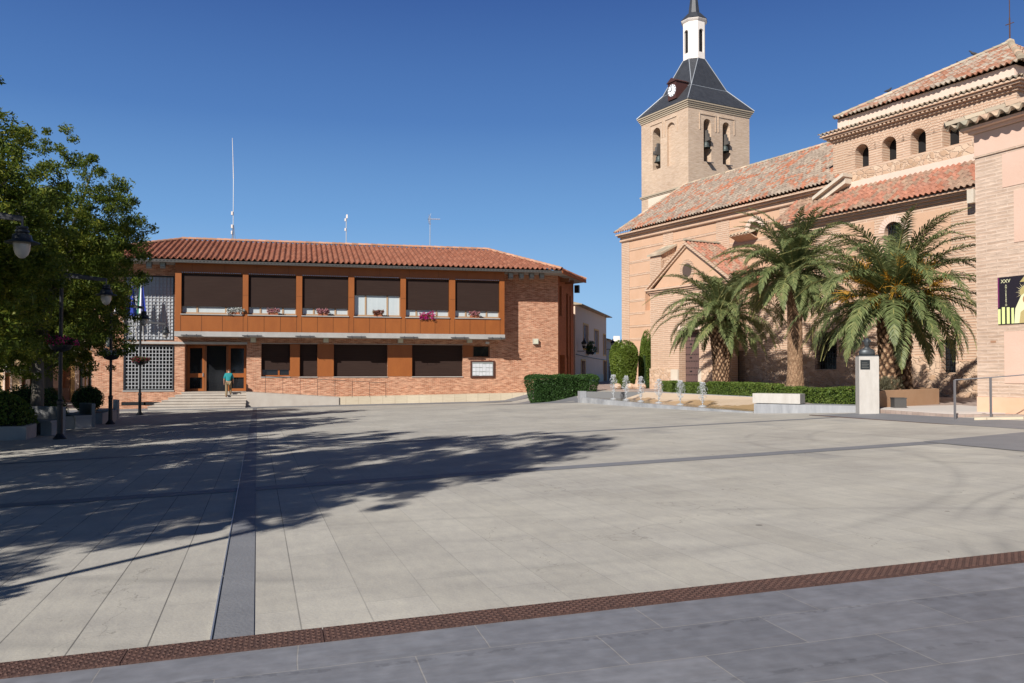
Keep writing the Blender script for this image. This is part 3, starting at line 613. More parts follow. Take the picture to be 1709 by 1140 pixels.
# openings: left glass block bays, door, ground floor strip
gbx0, gbx1 = -9.85, -7.15
holes = [(gbx0, gbx1, 3.06, 6.8, False, .22), (gbx0, gbx1, .20, 2.80, False, .25), (-6.57, -3.14, .10, 2.86, False, .9),
         (-2.31, .93, .97, 2.92, False, .42), (1.89, 5.12, .97, 2.92, False, .42), (6.62, 9.80, .97, 2.92, False, .42), (10.42, 11.53, 2.16, 2.90, False, .2),
         (-9.94, -8.30, -.66, -.46, False, .3)]
mb = MB(); wall(mb, (0, HY, 0), (1, 0, 0), (0, -1, 0), XL, XR, -1.2, 7.5, holes)
mb.quad((XL, HY, -1.2), (XL, HY, 7.5), (XL, HY + 12, 7.5), (XL, HY + 12, -1.2))
cx0, cy0 = XR, HY; ce = Vector((.53, .85, 0)).normalized(); cn = Vector((.85, -.53, 0)).normalized()
hb(mb, 'wall', M['hall_brick'])
CE_ = Vector((cx0, cy0, 0)) + ce * 4.15
mb = MB(); ch = [(.35, .95, 4.9, 6.85, False, .25), (2.1, 2.65, 2.2, 6.5, False, .3), (3.0, 3.4, -.4, 6.4, False, .3), (.45, 1.75, -.5, 2.35, False, .5), (2.25, 2.75, -.5, 2.3, False, .4)]
wall(mb, (cx0, cy0, 0), ce, cn, 0, 4.15, -1.2, 7.5, ch)
e2 = Vector((-.42, 1, 0)).normalized()
mb.quad(CE_ + Vector((0, 0, -1.2)), CE_ + e2 * 8 + Vector((0, 0, -1.2)), CE_ + e2 * 8 + Vector((0, 0, 7.5)), CE_ + Vector((0, 0, 7.5)))
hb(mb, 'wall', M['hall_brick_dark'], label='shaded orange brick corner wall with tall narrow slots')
for a0, a1, b0, b1, _, rv in ch:
    mb = MB(); c = Vector((cx0, cy0, 0)) - cn * (rv - .03); Zv = Vector((0, 0, 1))
    mb.obox(c + ce * ((a0 + a1) / 2) + Zv * ((b0 + b1) / 2), ce * ((a1 - a0) / 2 - .004), cn * .02, Zv * ((b1 - b0) / 2 - .004))
    w_ = hb(mb, 'window', plain('brown slot glazing', (.06, .028, .018), .4))
mb = MB(); mb.box(XL, 15, HY + 11.9, HY + 12, -1, 7.5); hb(mb, 'rear_wall', M['hall_brick'])
# pointing strip of stone at the foot of the wall, right half; ramp wall with its cap
mb = MB(); mb.extr([(2.15, 50.98, -.235), (13.9, 50.98, -.055), (13.9, 50.98, -.7), (2.15, 50.98, -.9)], (0, 1.40, 0)); hb(mb, 'plinth', M['cream_stone'])
mb = MB(); mb.extr([(-3.05, 50.9, .10), (2.15, 50.9, -.235), (2.15, 50.9, -.95), (-3.05, 50.9, -.95)], (0, 1.48, 0)); hb(mb, 'ramp', M['step_stone'])
# glass block bays
def grid_bay(z0, z1, nx, nz, bar, y, pane_mat, depth, name):
    f = MB(); W = gbx1 - gbx0; Hh = z1 - z0; e = .07
    for i in range(nx + 1):
        x = gbx0 + e + (W - 2 * e) * i / nx; f.box(x - bar / 2, x + bar / 2, y - depth, y, z0 + e, z1 - e)
    for j in range(nz + 1):
        z = z0 + e + (Hh - 2 * e) * j / nz; f.box(gbx0 + e, gbx1 - e, y - depth + .004, y - .004, z - bar / 2, z + bar / 2)
    win = MB()
    for a in ((gbx0 + .003, gbx0 + e, z0 + .003, z1 - .003), (gbx1 - e, gbx1 - .003, z0 + .003, z1 - .003), (gbx0 + e, gbx1 - e, z0 + .003, z0 + e), (gbx0 + e, gbx1 - e, z1 - e, z1 - .003)):
        win.box(a[0], a[1], y - .16, y + .02, a[2], a[3])
    o = hb(win, name, plain('dark steel frame', (.02, .022, .026), .5))
    hb(f, 'grille', plain('white grille', (.33, .335, .34), .6), o)
    p = MB(); p.box(gbx0 + .01, gbx1 - .01, y + .005, y + .03, z0 + .01, z1 - .01); hb(p, 'pane', pane_mat, o)
    return o
grid_bay(3.06, 6.8, 13, 18, .034, HY + .14, mat('glass block', (.34, .36, .38), .18, (.46, .48, .50), 1.1, .6, .4, 14, .6), .05, 'glass_block_window')
grid_bay(.20, 2.80, 14, 12, .040, HY + .12, M['dark_glass'], .09, 'lattice_window')
mb = MB(); mb.box(gbx0 - .05, -3.1, HY - .17, HY + .02, 2.865, 3.0); hb(mb, 'ledge', M['concrete'])
mb = MB(); mb.box(gbx0 - .03, gbx1 + .03, HY - .05, HY + .1, .135, .197); hb(mb, 'sill', M['concrete'])
for x0, x1 in ((-9.9, -8.75), (-8.65, -7.9)):
    mb = MB(); mb.box(x0, x1, HY - .012, HY + .02, -.64, -.47)
    for k in range(5): mb.box(x0 + .02, x1 - .02, HY - .022, HY - .012, -.63 + k * .033, -.618 + k * .033)
    hb(mb, 'cellar_vent', M['black_metal'])
# panels of varnished wood between the ground floor windows
for x0, x1 in ((-.66, -.10), (.93, 1.89), (5.12, 6.62), (9.80, 10.42)):
    mb = MB()
    if x0 == -.66: mb.box(x0, x1, HY - .02, HY + .16, .975, 2.915)
    else: mb.box(x0, x1, HY - .02, HY + .03, .975 if x0 < 9 else 2.17, 2.915)
    if x1 - x0 > 1.2: mb.box((x0 + x1) / 2 - .012, (x0 + x1) / 2 + .012, HY - .027, HY - .02, .98, 2.91)
    hb(mb, 'wood_panel', M['wood'])
def gwindow(x0, x1, z0, z1, sh=None):
    f = MB(); y = HY + .26
    for a in ((x0, x0 + .06, z0, z1), (x1 - .06, x1, z0, z1), (x0 + .06, x1 - .06, z1 - .06, z1), (x0 + .06, x1 - .06, z0, z0 + .09)): f.box(a[0], a[1], y, y + .1, a[2] + .003, a[3] - .003)
    if sh: f.box(x0 + .95, x0 + 1.05, y + .005, y + .095, z0 + .09, z1 - .06)
    o = hb(f, 'window', M['wood'])
    p = MB(); p.box(x0 + .03, x1 - .03, y + .06, y + .07, z0 + .03, z1 - .03); hb(p, 'pane', M['dark_glass'], o)
    s = MB(); zb = sh or z0 + .02; s.box(x0 + .02, x1 - .02, y - .05, y - .01, zb, z1 - .01); hb(s, 'shutter', M['shutter'], o)
    l = MB(); l.box(x0 - .02, x1 + .02, HY - .05, HY + .26, z0 - .05, z0 - .003); hb(l, 'sill', M['concrete'], o)
    return o
gwindow(-2.31, -.66, .97, 2.92, 1.38); gwindow(-.10, .93, .97, 2.92); gwindow(1.89, 5.12, .97, 2.92); gwindow(6.62, 9.80, .97, 2.92)
mb = MB(); mb.box(10.44, 11.51, HY + .1, HY + .14, 2.18, 2.88); o = hb(mb, 'window', M['dark_glass'])
mb = MB()
for a in ((10.425, 10.49, 2.165, 2.895), (11.46, 11.525, 2.165, 2.895), (10.49, 11.46, 2.165, 2.22), (10.49, 11.46, 2.84, 2.895)): mb.box(a[0], a[1], HY + .05, HY + .1, a[2], a[3])
hb(mb, 'frame', M['wood_dark'], o)
mb = MB(); mb.box(-2.33, .95, HY - .025, HY, 2.925, 2.96); mb.box(1.87, 9.82, HY - .025, HY, 2.925, 2.96); hb(mb, 'lintel', M['concrete'])
# entrance: two glazed leaves at the sides of a dark glass opening
dy = HY + .72
def dbox(*a): b = MB(); b.box(*a); return b
o = hb(dbox(-6.56, -3.15, dy + .10, dy + .14, .11, 2.85), 'entrance', M['dark_glass'], label='dark glazed entrance between two wooden framed leaves')
for x0, x1, hx in ((-6.5, -5.55, -5.62), (-4.22, -3.2, -4.15)):
    f = MB(); t = .13
    for a in ((x0, x0 + t, .12, 2.8), (x1 - t, x1, .12, 2.8), (x0 + t, x1 - t, 2.66, 2.8), (x0 + t, x1 - t, .12, .27), (x0 + t, x1 - t, .93, 1.17)): f.box(a[0], a[1], dy - .02, dy + .06, a[2], a[3])
    d = hb(f, 'door', M['wood'])
    h = MB(); h.tube([(hx, dy - .06, .98), (hx, dy - .06, 1.2)], .018, 8); h.box(hx - .03, hx + .03, dy - .05, dy - .02, 1.0, 1.14); hb(h, 'handle', M['galv'], d)
f = MB(); f.box(-6.56, -6.5, dy - .03, dy + .08, .11, 2.85); f.box(-5.54, -5.44, dy - .03, dy + .08, .11, 2.85); f.box(-4.33, -4.23, dy - .03, dy + .08, .11, 2.85); f.box(-6.5, -3.15, dy - .03, dy + .08, 2.805, 2.85); hb(f, 'door_frame', M['wood_dark'])
mb = MB(); mb.box(-6.56, -3.15, HY + .01, HY + 1.2, 0, .105); hb(mb, 'threshold', M['step_stone'])
# wooden gallery
gx0, gx1, gz0, gz1 = -6.95, 12.18, 3.56, 7.45
wins = [(-6.62, -3.30), (-2.99, -.32), (.02, 2.68), (3.02, 5.76), (6.08, 8.72), (9.09, 11.87)]
mb = MB(); wall(mb, (0, BY, 0), (1, 0, 0), (0, -1, 0), gx0, gx1, gz0, gz1, [(a, b, 4.56, 6.88, False, .45) for a, b in wins])
for x in (gx0, gx1): mb.quad((x, BY, gz0), (x, HY, gz0), (x, HY, gz1), (x, BY, gz1))
gal = hb(mb, 'gallery', M['wood'], label='projecting gallery clad in varnished orange wood')
mb = MB()                                              # seams between the cladding boards
for a, b in wins:
    for k in (0, 1, 2, 3): x = a - .03 + (b - a + .06) * k / 3; mb.box(x - .011, x + .011, BY - .007, BY, gz0 + .01, 4.5)
for x in np.linspace(gx0 + .9, gx1 - .6, 11): mb.box(x - .008, x + .008, BY - .005, BY, 6.98, 7.42)
for (a, b), (c, d) in zip(wins, wins[1:]): mb.box(b + .02, c - .02, BY - .005, BY, 5.66, 5.675)
sm_ = hb(mb, 'seam', plain('dark board joint', (.10, .032, .008), .7), gal); bm = bmesh.new(); bm.from_mesh(gal.data); k0 = len(bm.faces); bm.from_mesh(sm_.data); bm.faces.ensure_lookup_table()
for f_ in bm.faces[k0:]: f_.material_index = 1
bm.to_mesh(gal.data); bm.free(); gal.data.materials.append(plain('dark board joint', (.1, .03, .01))); bpy.data.objects.remove(sm_)
mb = MB(); mb.box(gx0 - .02, gx1 + .02, BY - .05, HY - .005, 3.27, 3.555); hb(mb, 'slab', M['concrete'], gal)
for k, x in enumerate((-6.6, -3.3, -.35, 2.6, 5.7, 8.8, 11.1)):
    b = MB(); b.box(x, x + 1.1, BY - .20, BY - .12, 3.30, 3.36)
    for q in (.28, .82): b.box(x + q - .015, x + q + .015, BY - .20, BY - .051, 3.36, 3.39); b.tube([(x + q, BY - .16, 3.30), (x + q + .07, BY - .18, 3.20)], .014, 6)
    hb(b, 'light_bar', M['grey_metal'], gal)
pane_curtain = mat('pale curtain behind glass', (.42, .47, .47), .12, (.52, .56, .55), .9, .6, spec=.5, stretch=(5, 1, .2))
for i, (a, b) in enumerate(wins):
    zb = 5.04 if i != 3 else 5.86
    f = MB(); y = BY + .24
    for q in ((a, a + .05, 4.56, 6.88), (b - .05, b, 4.56, 6.88), (a + .05, b - .05, 4.565, 4.66), (a + .05, b - .05, 6.78, 6.875)): f.box(q[0] + .002, q[1] - .002, y, y + .08, q[2], q[3])
    for t in (.25, .72): x = a + (b - a) * t; f.box(x - .05, x + .05, y + .003, y + .077, 4.66, 6.78)
    o = hb(f, 'window', mat('pale wood frame', (.36, .24, .14), .6) if i == 0 else bpy.data.materials['pale wood frame'])
    hb(dbox(a + .03, b - .03, y + .04, y + .05, 4.6, 6.85), 'pane', pane_curtain, o)
    s = dbox(a + .02, b - .02, y - .09, y - .05, zb, 6.84); s.box(a + .02, b - .02, y - .10, y - .04, zb - .035, zb); hb(s, 'shutter', M['shutter'], o)
    l = MB(); l.box(a - .03, b + .03, BY - .07, BY + .24, 4.50, 4.553); hb(l, 'sill', M['concrete'], o)
    t_ = MB()
    t_.box(a + .01, b - .01, BY + .01, BY + .03, 6.882, 6.925)
    for k in range(int((b - a) / .12)): t_.box(a + .02 + k * .12, a + .09 + k * .12, BY - .02, BY + .012, 6.885, 6.92)
    hb(t_, 'blind_rail', M['galv'], o)
# eaves, gutter, roof
rz, slope = 9.66, (9.66 - 7.62) / (57.3 - EY)
el = Vector((-13.3, EY, 7.58)); er = Vector((15.75, EY, 7.58))
hd = HY + 9.0                                        # depth of the far eave
mb = MB(); mb.extr([(-13.2, EY + .10, 7.44), (15.68, EY + .10, 7.44), (19.1, 55.95, 7.44), (15.0, HY + 12.3, 7.44), (-13.2, HY + 12.3, 7.44)], (0, 0, .07)); hb(mb, 'soffit', mat('grey soffit', (.30, .285, .265), .9))
mb = MB(); mb.box(-13.2, 15.70, EY + .02, EY + .10, 7.40, 7.54)
for k in range(150): mb.box(-13.1 + k * .192, -13.02 + k * .192, EY - .01, EY + .02, 7.475, 7.505)
hb(mb, 'gutter', mat('dark gutter', (.07, .066, .06), .5))
mb = MB(); p0, p1 = Vector((15.72, EY + .06, 0)), Vector((19.12, 55.98, 0)); dd = (p1 - p0)
mb.obox((p0 + p1) / 2 + Vector((0, 0, 7.49)), dd / 2, cn * .05, Vector((0, 0, .08))); hb(mb, 'gutter', M['hall_brick_dark'])
g = Vector((0, 57.3 - EY, rz - 7.62)); SL = g.length
lh = 57.3 - EY
rl_, rr_ = -7.4, 12.54                                # ridge ends
def vfront(u):
    x = el.x + u
    if x < rl_: return SL * (x - el.x) / (rl_ - el.x)
    if x > rr_: return SL * max(0, (er.x - x) / (er.x - rr_))
    return SL
hb(roof(el + Vector((0, 0, .05)), (1, 0, 0), g, er.x - el.x, vfront, .31, .40, .062, .05, 3), 'roof', M['hall_tile'])
ap = Vector((rr_, 57.3, rz)); q = Vector((-.85, .53, 0)); off = Vector((ap.x - er.x, ap.y - er.y, 0)); e_ = Vector((.53, .85, 0)).normalized(); q = Vector((-e_.y, e_.x, 0))
ua = off.dot(e_); qa = off.dot(q); g2 = q * qa + Vector((0, 0, rz - 7.62)); SL2 = g2.length
hb(roof(er + Vector((0, 0, .05)), e_, g2, 6.5, lambda u: SL2 * (u / ua if u < ua else max(0, 1 - (u - ua) / (6.5 - ua))), .31, .40, .062, .05, 4), 'roof', M['hall_tile'])
hb(roof((-13.3, EY + 13.6, 7.63), (0, -1, 0), Vector((rl_ + 13.3, 0, rz - 7.62)), 13.6, lambda u: math.hypot(rl_ + 13.3, rz - 7.62) * (1 - abs(u - 6.8) / 6.8), .31, .40, .062, .05, 5), 'roof', M['hall_tile'])
mb = MB(); mb.poly([(rl_, 57.35, rz - .03), (rr_, 57.35, rz - .03), (15, 64.8, 7.5), (-13.2, 64.8, 7.5)]); mb.poly([(rr_, 57.35, rz - .03), (19.15, 56.1, 7.58), (15, 64.8, 7.5)]); hb(mb, 'rear_roof', M['hall_tile'])
mb = MB(); ridge(mb, (rl_, 57.3, rz + .02), (rr_, 57.3, rz + .02), .15); ridge(mb, (rl_, 57.3, rz), el + Vector((.1, 0, .06)), .14); ridge(mb, (rr_, 57.3, rz), er + Vector((-.05, .05, .08)), .14); ridge(mb, (rr_, 57.3, rz), (19.18, 56.1, 7.68), .14)
hb(mb, 'ridge_tiles', tiles('ridge tile', [(.45, .24, .15), (.52, .30, .2)]))
# fittings on the wall
for px, py in ((423, 567), (544, 567), (668, 568), (783, 568), (893, 570)):
    x, z = HX(px, py); b = MB(); b.box(x - .16, x + .16, HY - .24, HY - .003, z - .17, z + .17)
    o = hb(b, 'wall_light', mat('wall light box', (.42, .42, .36), .5) if px == 423 else bpy.data.materials['wall light box'])
    b = MB(); b.box(x - .13, x + .13, HY - .252, HY - .24, z - .14, z + .14); hb(b, 'diffuser', plain('yellowed diffuser', (.56, .55, .42), .4), o)
def floodlight(x, y, z, yaw=0):
    b = MB(); c = Vector((x, y, z)); a = R(25)
    b.obox(c, (.14, 0, 0), (0, .11 * math.cos(a), -.11 * math.sin(a)), (0, .16 * math.sin(a), .16 * math.cos(a)))
    o = hb(b, 'floodlight', plain('grey lamp housing', (.16, .165, .16), .45))
    b = MB(); b.obox(c + Vector((0, -.118 * math.cos(a), .118 * math.sin(a))), (.125, 0, 0), (0, .008, 0), (0, .14 * math.sin(a), .14 * math.cos(a))); hb(b, 'lens', plain('lamp lens', (.32, .36, .36), .15), o)
    b = MB(); b.tube([c + Vector((-.16, 0, 0)), c + Vector((-.16, .02, .26)), c + Vector((.16, .02, .26)), c + Vector((.16, 0, 0))], .016, 6); hb(b, 'bracket', M['black_metal'], o)
for px in (249, 272): x, z = HX(px, 442, EY + .75); floodlight(x, EY + .75, z - .02)
for px in (852, 870, 887, 904): x, z = HX(px, 461, EY + .75); floodlight(x, EY + .75, z)
p = CE_ + cn * .25; b = MB(); b.obox(p + Vector((0, 0, 6.95)), cn * .16, ce * .14, (0, 0, .26)); hb(b, 'loudspeaker', M['black_metal'])
for t in (.6, 1.9): p = Vector((cx0, cy0, 0)) + ce * t + cn * .3; b = MB(); b.obox(p + Vector((0, 0, 7.2)), cn * .3, ce * .05, (0, 0, .12)); hb(b, 'roof_bracket', M['wood_dark'])
# notice board with sheets of paper
x0, z1 = HX(785, 602); x1, z0 = HX(825, 630)
b = MB(); b.box(x0, x1, HY - .10, HY - .002, z0, z1); nb = hb(b, 'notice_board', plain('brown board frame', (.07, .03, .022), .5))
b = MB(); b.box(x0 + .1, x1 - .1, HY - .108, HY - .10, z0 + .1, z1 - .09); hb(b, 'backing', plain('board backing', (.20, .22, .21), .6), nb)
b = MB(); rr = random.Random(5)
for i in range(6):
    for j in range(3):
        x = x0 + .13 + i * (x1 - x0 - .26) / 6; z = z0 + .13 + j * .25; t = rr.uniform(-.02, .02)
        b.extr([(x, HY - .112, z + t), (x + .2, HY - .112, z + t * .5), (x + .2, HY - .112, z + .22 + t), (x, HY - .112, z + .22 + t * .4)], (0, .003, 0))
hb(b, 'paper', mat('white paper', (.58, .60, .61), .7, (.44, .46, .48), 4, .6), nb)
b = MB(); b.tube([(11.35, HY - .01, 3.07), (11.35, HY - .2, 3.07)], .03, 8); b.box(11.2, 11.42, HY - .36, HY - .2, 3.0, 3.14); hb(b, 'camera', plain('pale camera case', (.5, .5, .48), .4))
b = MB(); b.box(-9.62, -9.5, HY - .12, HY, 2.55, 2.7); hb(b, 'camera', bpy.data.materials['pale camera case'])

# steps in front of the door, spreading to the left
stp = thing('entrance_steps', 'pale stone steps rising to the town hall entrance', 'steps', (-5, 50.6, gz(-5, 50.6)))
for k in range(6):
    z1 = .095 - k * .146; y0 = 51.95 - k * .30; x0 = -6.62 - k * .31
    yf = y0 - .30 if k else 51.65; zb_ = z1 - .4 if k < 5 else -1.1
    b = MB(); b.box(x0, -3.06, yf, HY - .004 if k == 0 else y0 + .05, zb_, z1 - .042); b.box(x0 - .035, -3.045, yf - .035, HY - .006 if k == 0 else y0 + .04, z1 - .04, z1)
    if k: b.box(x0, x0 + .36, y0 + .051, HY - .004, zb_, z1 - .042); b.box(x0 - .035, x0 + .36, y0 + .041, HY - .006, z1 - .04, z1)
    b.build('step', M['step_stone'], stp, frame='world')
# railing of the ramp: thin dark posts and rail
rail = thing('ramp_railing', 'thin dark railing in front of the brick wall along the town hall ramp', 'railing', (1, 50.95, -.2))
posts = [(443, 655), (472, 656), (501, 658), (530, 660), (559, 661), (588, 662), (617, 662), (644, 662)]
tops = []
for px, py in posts:
    x, z = HX(px, py, 50.95); zt = HX(px, 628 + (px - 443) * .055, 50.95)[1]; b = MB(); b.tube([(x, 50.97, z - .03), (x, 50.97, zt)], .011, 6); b.build('post', M['black_metal'], rail, frame='world'); tops.append((x, 50.97, zt))
b = MB(); b.tube(tops, .013, 6); b.build('handrail', M['black_metal'], rail, frame='world')

# ================================================================== THE CHURCH (local frame: x along the nave away, y towards the plaza)
church = thing('church', 'brick and plaster church with slate spired clock tower and tiled roofs', 'church', (23.85, 26.0, .33), R(105.02))
def cb(mb, name, m, parent=None, **k): return mb.build(name, m, parent or church, **k)
AX, NX = (1, 0, 0), (0, 1, 0)
GZ = .1
# --- nave
ND = -1.2
mb = MB(); wall(mb, (0, ND, 0), AX, NX, 7.38, 23.2, GZ, 9.5, [(20.35, 20.95, 4.85, 5.95, False, .35)])
mb.quad((23.2, ND, GZ), (23.2, -11.6, GZ), (23.2, -11.6, 9.6), (23.2, ND, 9.6)); mb.poly([(23.2, ND, 9.5), (23.2, -6.15, 13.0), (23.2, -11.6, 9.5)])
mb.quad((7.7, -11.6, GZ), (23.2, -11.6, GZ), (23.2, -11.6, 9.5), (7.7, -11.6, 9.5))
cb(mb, 'nave_wall', M['plaster'])
mb = MB(); mb.box(20.3, 21, ND - .37, ND - .34, 4.8, 6); cb(mb, 'niche_back', M['plaster'])
for a, b in ((22.45, 23.23), (18.38, 19.27), (13.91, 14.89), (9.6, 10.5)):
    mb = MB(); mb.box(a, b, ND - (.5 if b > 23 else 0), ND + .03, GZ, 9.14); cb(mb, 'brick_pilaster', M['church_brick'])
for k in range(11):
    z = 8.61 - .77 * k; mb = MB()
    for a, b in ((7.40, 9.59), (10.51, 13.90), (14.90, 18.37), (19.28, 22.44)):
        if 4.7 < z < 6 and a > 19: mb.box(a, 20.3, ND, ND + .018, z - .09, z + .06); mb.box(21, b, ND, ND + .018, z - .09, z + .06)
        else: mb.box(a, b, ND, ND + .018, z - .09, z + .06)
    cb(mb, 'brick_band', M['church_brick'])
mb = MB(); mb.tube([(7.9, ND + .06, 9.22), (23.28, ND + .06, 9.22)], .085, 10); mb.box(7.42, 23.27, ND, ND + .10, 9.31, 9.42); mb.box(7.3, 23.3, ND, ND + .28, 9.425, 9.52); mb.box(7.0, 23.32, ND, ND + .42, 9.525, 9.62); cb(mb, 'nave_cornice', M['church_brick'])
ng = Vector((0, -5.45, 3.5)); NL = ng.length
cb(roof((6.95, -.66, 9.70), (1, 0, 0), ng, 16.38, lambda u: NL if u > .42 else NL * .54 / 5.45, .235, .33, .045, .04, 11), 'nave_roof', M['nave_tile'])
mb = MB(); mb.quad((7.4, -6.15, 13.17), (23.3, -6.15, 13.17), (23.3, -11.9, 9.5), (7.4, -11.9, 9.5)); cb(mb, 'rear_roof', M['nave_tile'])
mb = MB(); ridge(mb, (7.4, -6.15, 13.2), (23.3, -6.15, 13.2), .13); ridge(mb, (23.28, -.7, 9.72), (23.28, -6.15, 13.2), .10); cb(mb, 'ridge_tiles', M['old_tile'])
# coping between the nave eave and the crossing
mb = MB(); mb.extr([(8.0, ND + .003, 9.02), (6.3, ND + .003, 9.78), (6.3, ND + .003, 9.93), (8.0, ND + .003, 9.17)], (0, .62, 0)); mb.extr([(7.85, ND + .004, 8.85), (6.35, ND + .004, 9.5), (6.35, ND + .004, 9.75), (7.85, ND + .004, 9.07)], (0, .42, 0)); cb(mb, 'coping', M['stone_base'])
# small arched light with a tiled hood high on the nave wall
mb = MB(); c = (12.1, 8.36)
pts = [(c[0] + .66 * math.cos(math.pi * k / 16), ND + .02, c[1] + .66 * math.sin(math.pi * k / 16)) for k in range(17)]; inn = [(c[0] + .38 * math.cos(math.pi * k / 16), ND + .02, c[1] + .38 * math.sin(math.pi * k / 16)) for k in range(17)]
for k in range(16): mb.extr([pts[k], pts[k + 1], inn[k + 1], inn[k]], (0, .05, 0))
arch = cb(mb, 'arched_light', M['pale_plaster'])
mb = MB(); mb.poly([(x, ND + .03, z) for x, _, z in inn]); cb(mb, 'opening', plain('umber shade', (.09, .045, .03), .9), arch)
cb(roof((11.85, -.55, 8.12), (1, 0, 0), Vector((0, -.65, .25)), 1.5, lambda u: .70, .235, .33, .045, .04, 12), 'hood_roof', M['old_tile'])
mb = MB(); mb.extr([(11.9, ND, 7.85), (13.3, ND, 7.85), (13.3, -.6, 8.08), (11.9, -.6, 8.08)], (0, 0, .05)); cb(mb, 'hood_bracket', M['church_brick'])
# buttress
mb = MB(); mb.extr([(18.2, ND, GZ), (18.2, -.2, GZ), (18.2, -.2, 7.75), (18.2, ND, 8.25)], (.95, 0, 0)); cb(mb, 'buttress', M['rubble'])
mb = MB(); mb.box(18.22, 19.17, -.2, -.17, GZ, 7.74); cb(mb, 'buttress_face', M['church_brick'])
mb = MB(); mb.extr([(18.05, -.05, 7.72), (19.3, -.05, 7.72), (19.3, ND, 8.3), (18.05, ND, 8.3)], (0, 0, .12)); cb(mb, 'buttress_cap', M['old_tile'])
# --- porch
p0, p1, pm = 11.66, 17.64, 14.65
mb = MB(); wall(mb, (0, 1.0, 0), AX, NX, p0, p1, GZ, 5.5, [(13.79, 15.33, .1, 3.40, False, .45)])
wall(mb, (p0, 0, 0), (0, -1, 0), (-1, 0, 0), -1.0, 1.2, GZ, 5.5, [(-.45, -.01, .1, 2.3, False, .4)])
mb.quad((p1, 1, GZ), (p1, ND, GZ), (p1, ND, 5.5), (p1, 1, 5.5)); cb(mb, 'porch_wall', M['church_brick'])
mb = MB(); mb.poly([(p0, 1.0, 5.5), (p1, 1.0, 5.5), (pm, 1.0, 7.72)]); mb.extr([(pm + .42 * math.cos(2 * math.pi * k / 20), 1.003, 6.45 + .42 * math.sin(2 * math.pi * k / 20)) for k in range(20)], (0, .004, 0)); cb(mb, 'pediment', M['plaster'])
mb = MB()
for k in range(24):
    a0, a1 = 2 * math.pi * k / 24 + .02, 2 * math.pi * (k + 1) / 24 - .02
    mb.extr([(pm + .36 * math.cos(a0), 1.0, 6.45 + .36 * math.sin(a0)), (pm + .36 * math.cos(a1), 1.0, 6.45 + .36 * math.sin(a1)), (pm + .56 * math.cos(a1), 1.0, 6.45 + .56 * math.sin(a1)), (pm + .56 * math.cos(a0), 1.0, 6.45 + .56 * math.sin(a0))], (0, .03, 0))
oc = cb(mb, 'round_window', M['church_brick'])
mb = MB(); mb.extr([(pm + .37 * math.cos(2 * math.pi * k / 20), 1.008, 6.45 + .37 * math.sin(2 * math.pi * k / 20)) for k in range(20)], (0, .006, 0)); cb(mb, 'pane', plain('dim leaded pane', (.10, .07, .055), .4), oc)
mb = MB()
for i, (o, z0, z1) in enumerate(((.06, 5.42, 5.50), (.14, 5.505, 5.60), (.22, 5.605, 5.70))): mb.box(p0 - o, p1 + o, ND + .01, 1 + o, z0, z1)
for sg, xe in ((1, p1), (-1, p0)):
    for o, t0, t1 in ((.10, -.22, -.10), (.20, -.10, .03)):
        a = Vector((xe + sg * .28, 1, 5.72)); b = Vector((pm, 1, 7.86)); d = (b - a).normalized(); nn = Vector((-d.z * sg, 0, d.x * sg)) * sg
        nn = Vector((0, 0, 1)); mb.extr([a + nn * t0, b + nn * t0, b + nn * t1, a + nn * t1], (0, o, 0))
cb(mb, 'porch_cornice', M['church_brick'])
pg = Vector((3.35, 0, 2.18)); PL = pg.length
cb(roof((pm - 3.35, 1.12, 5.76), (0, -1, 0), pg, 2.35, lambda u: PL, .235, .33, .045, .04, 13), 'porch_roof', M['chapel_tile'])
cb(roof((pm + 3.35, 1.12, 5.76), (0, -1, 0), Vector((-3.35, 0, 2.18)), 2.35, lambda u: PL, .235, .33, .045, .04, 14), 'porch_roof', M['chapel_tile'])
mb = MB(); ridge(mb, (pm, 1.2, 7.96), (pm, ND, 7.96), .11); cb(mb, 'ridge_tiles', M['old_tile'])
for a, b in ((p0 - .05, 13.74), (15.38, p1 + .05)): mb = MB(); mb.box(a, b, .9, 1.06, GZ, 1.45); cb(mb, 'plinth', M['rubble'])
for a, b in ((13.55, 13.785), (15.335, 15.9)): mb = MB(); mb.box(a, b, 1.0, 1.085, GZ, 1.40); cb(mb, 'corner_stone', M['stone_base'])
mb = MB(); mb.box(13.7, 15.42, .93, 1.05, 3.405, 3.62); cb(mb, 'door_lintel', M['pale_plaster'])
mb = MB(); mb.box(13.77, 15.35, .5, .56, .1, 3.41); mb.box(14.55, 14.57, .56, .572, .1, 3.4); dr = cb(mb, 'door', plain('old brown door', (.115, .070, .062), .65))
mb = MB()
for j in range(9):
    for i in range(12): mb.lathe([(.034, 0), (.02, .016), (.004, .024)], (0, 0, 0), 6) if False else mb.obox((13.86 + i * .127, .572, .42 + j * .35), (.022, 0, 0), (0, .012, 0), (0, 0, .022))
    if j % 2: [mb.obox((x, .575, .25 + j * .35), (.07, 0, 0), (0, .014, 0), (0, 0, .028)) for x in (14.2, 14.9)]
cb(mb, 'studs', M['black_metal'], dr)
mb = MB(); mb.box(12.06, 12.1, -.02, .5, .1, 2.35); cb(mb, 'side_door', M['dark'])
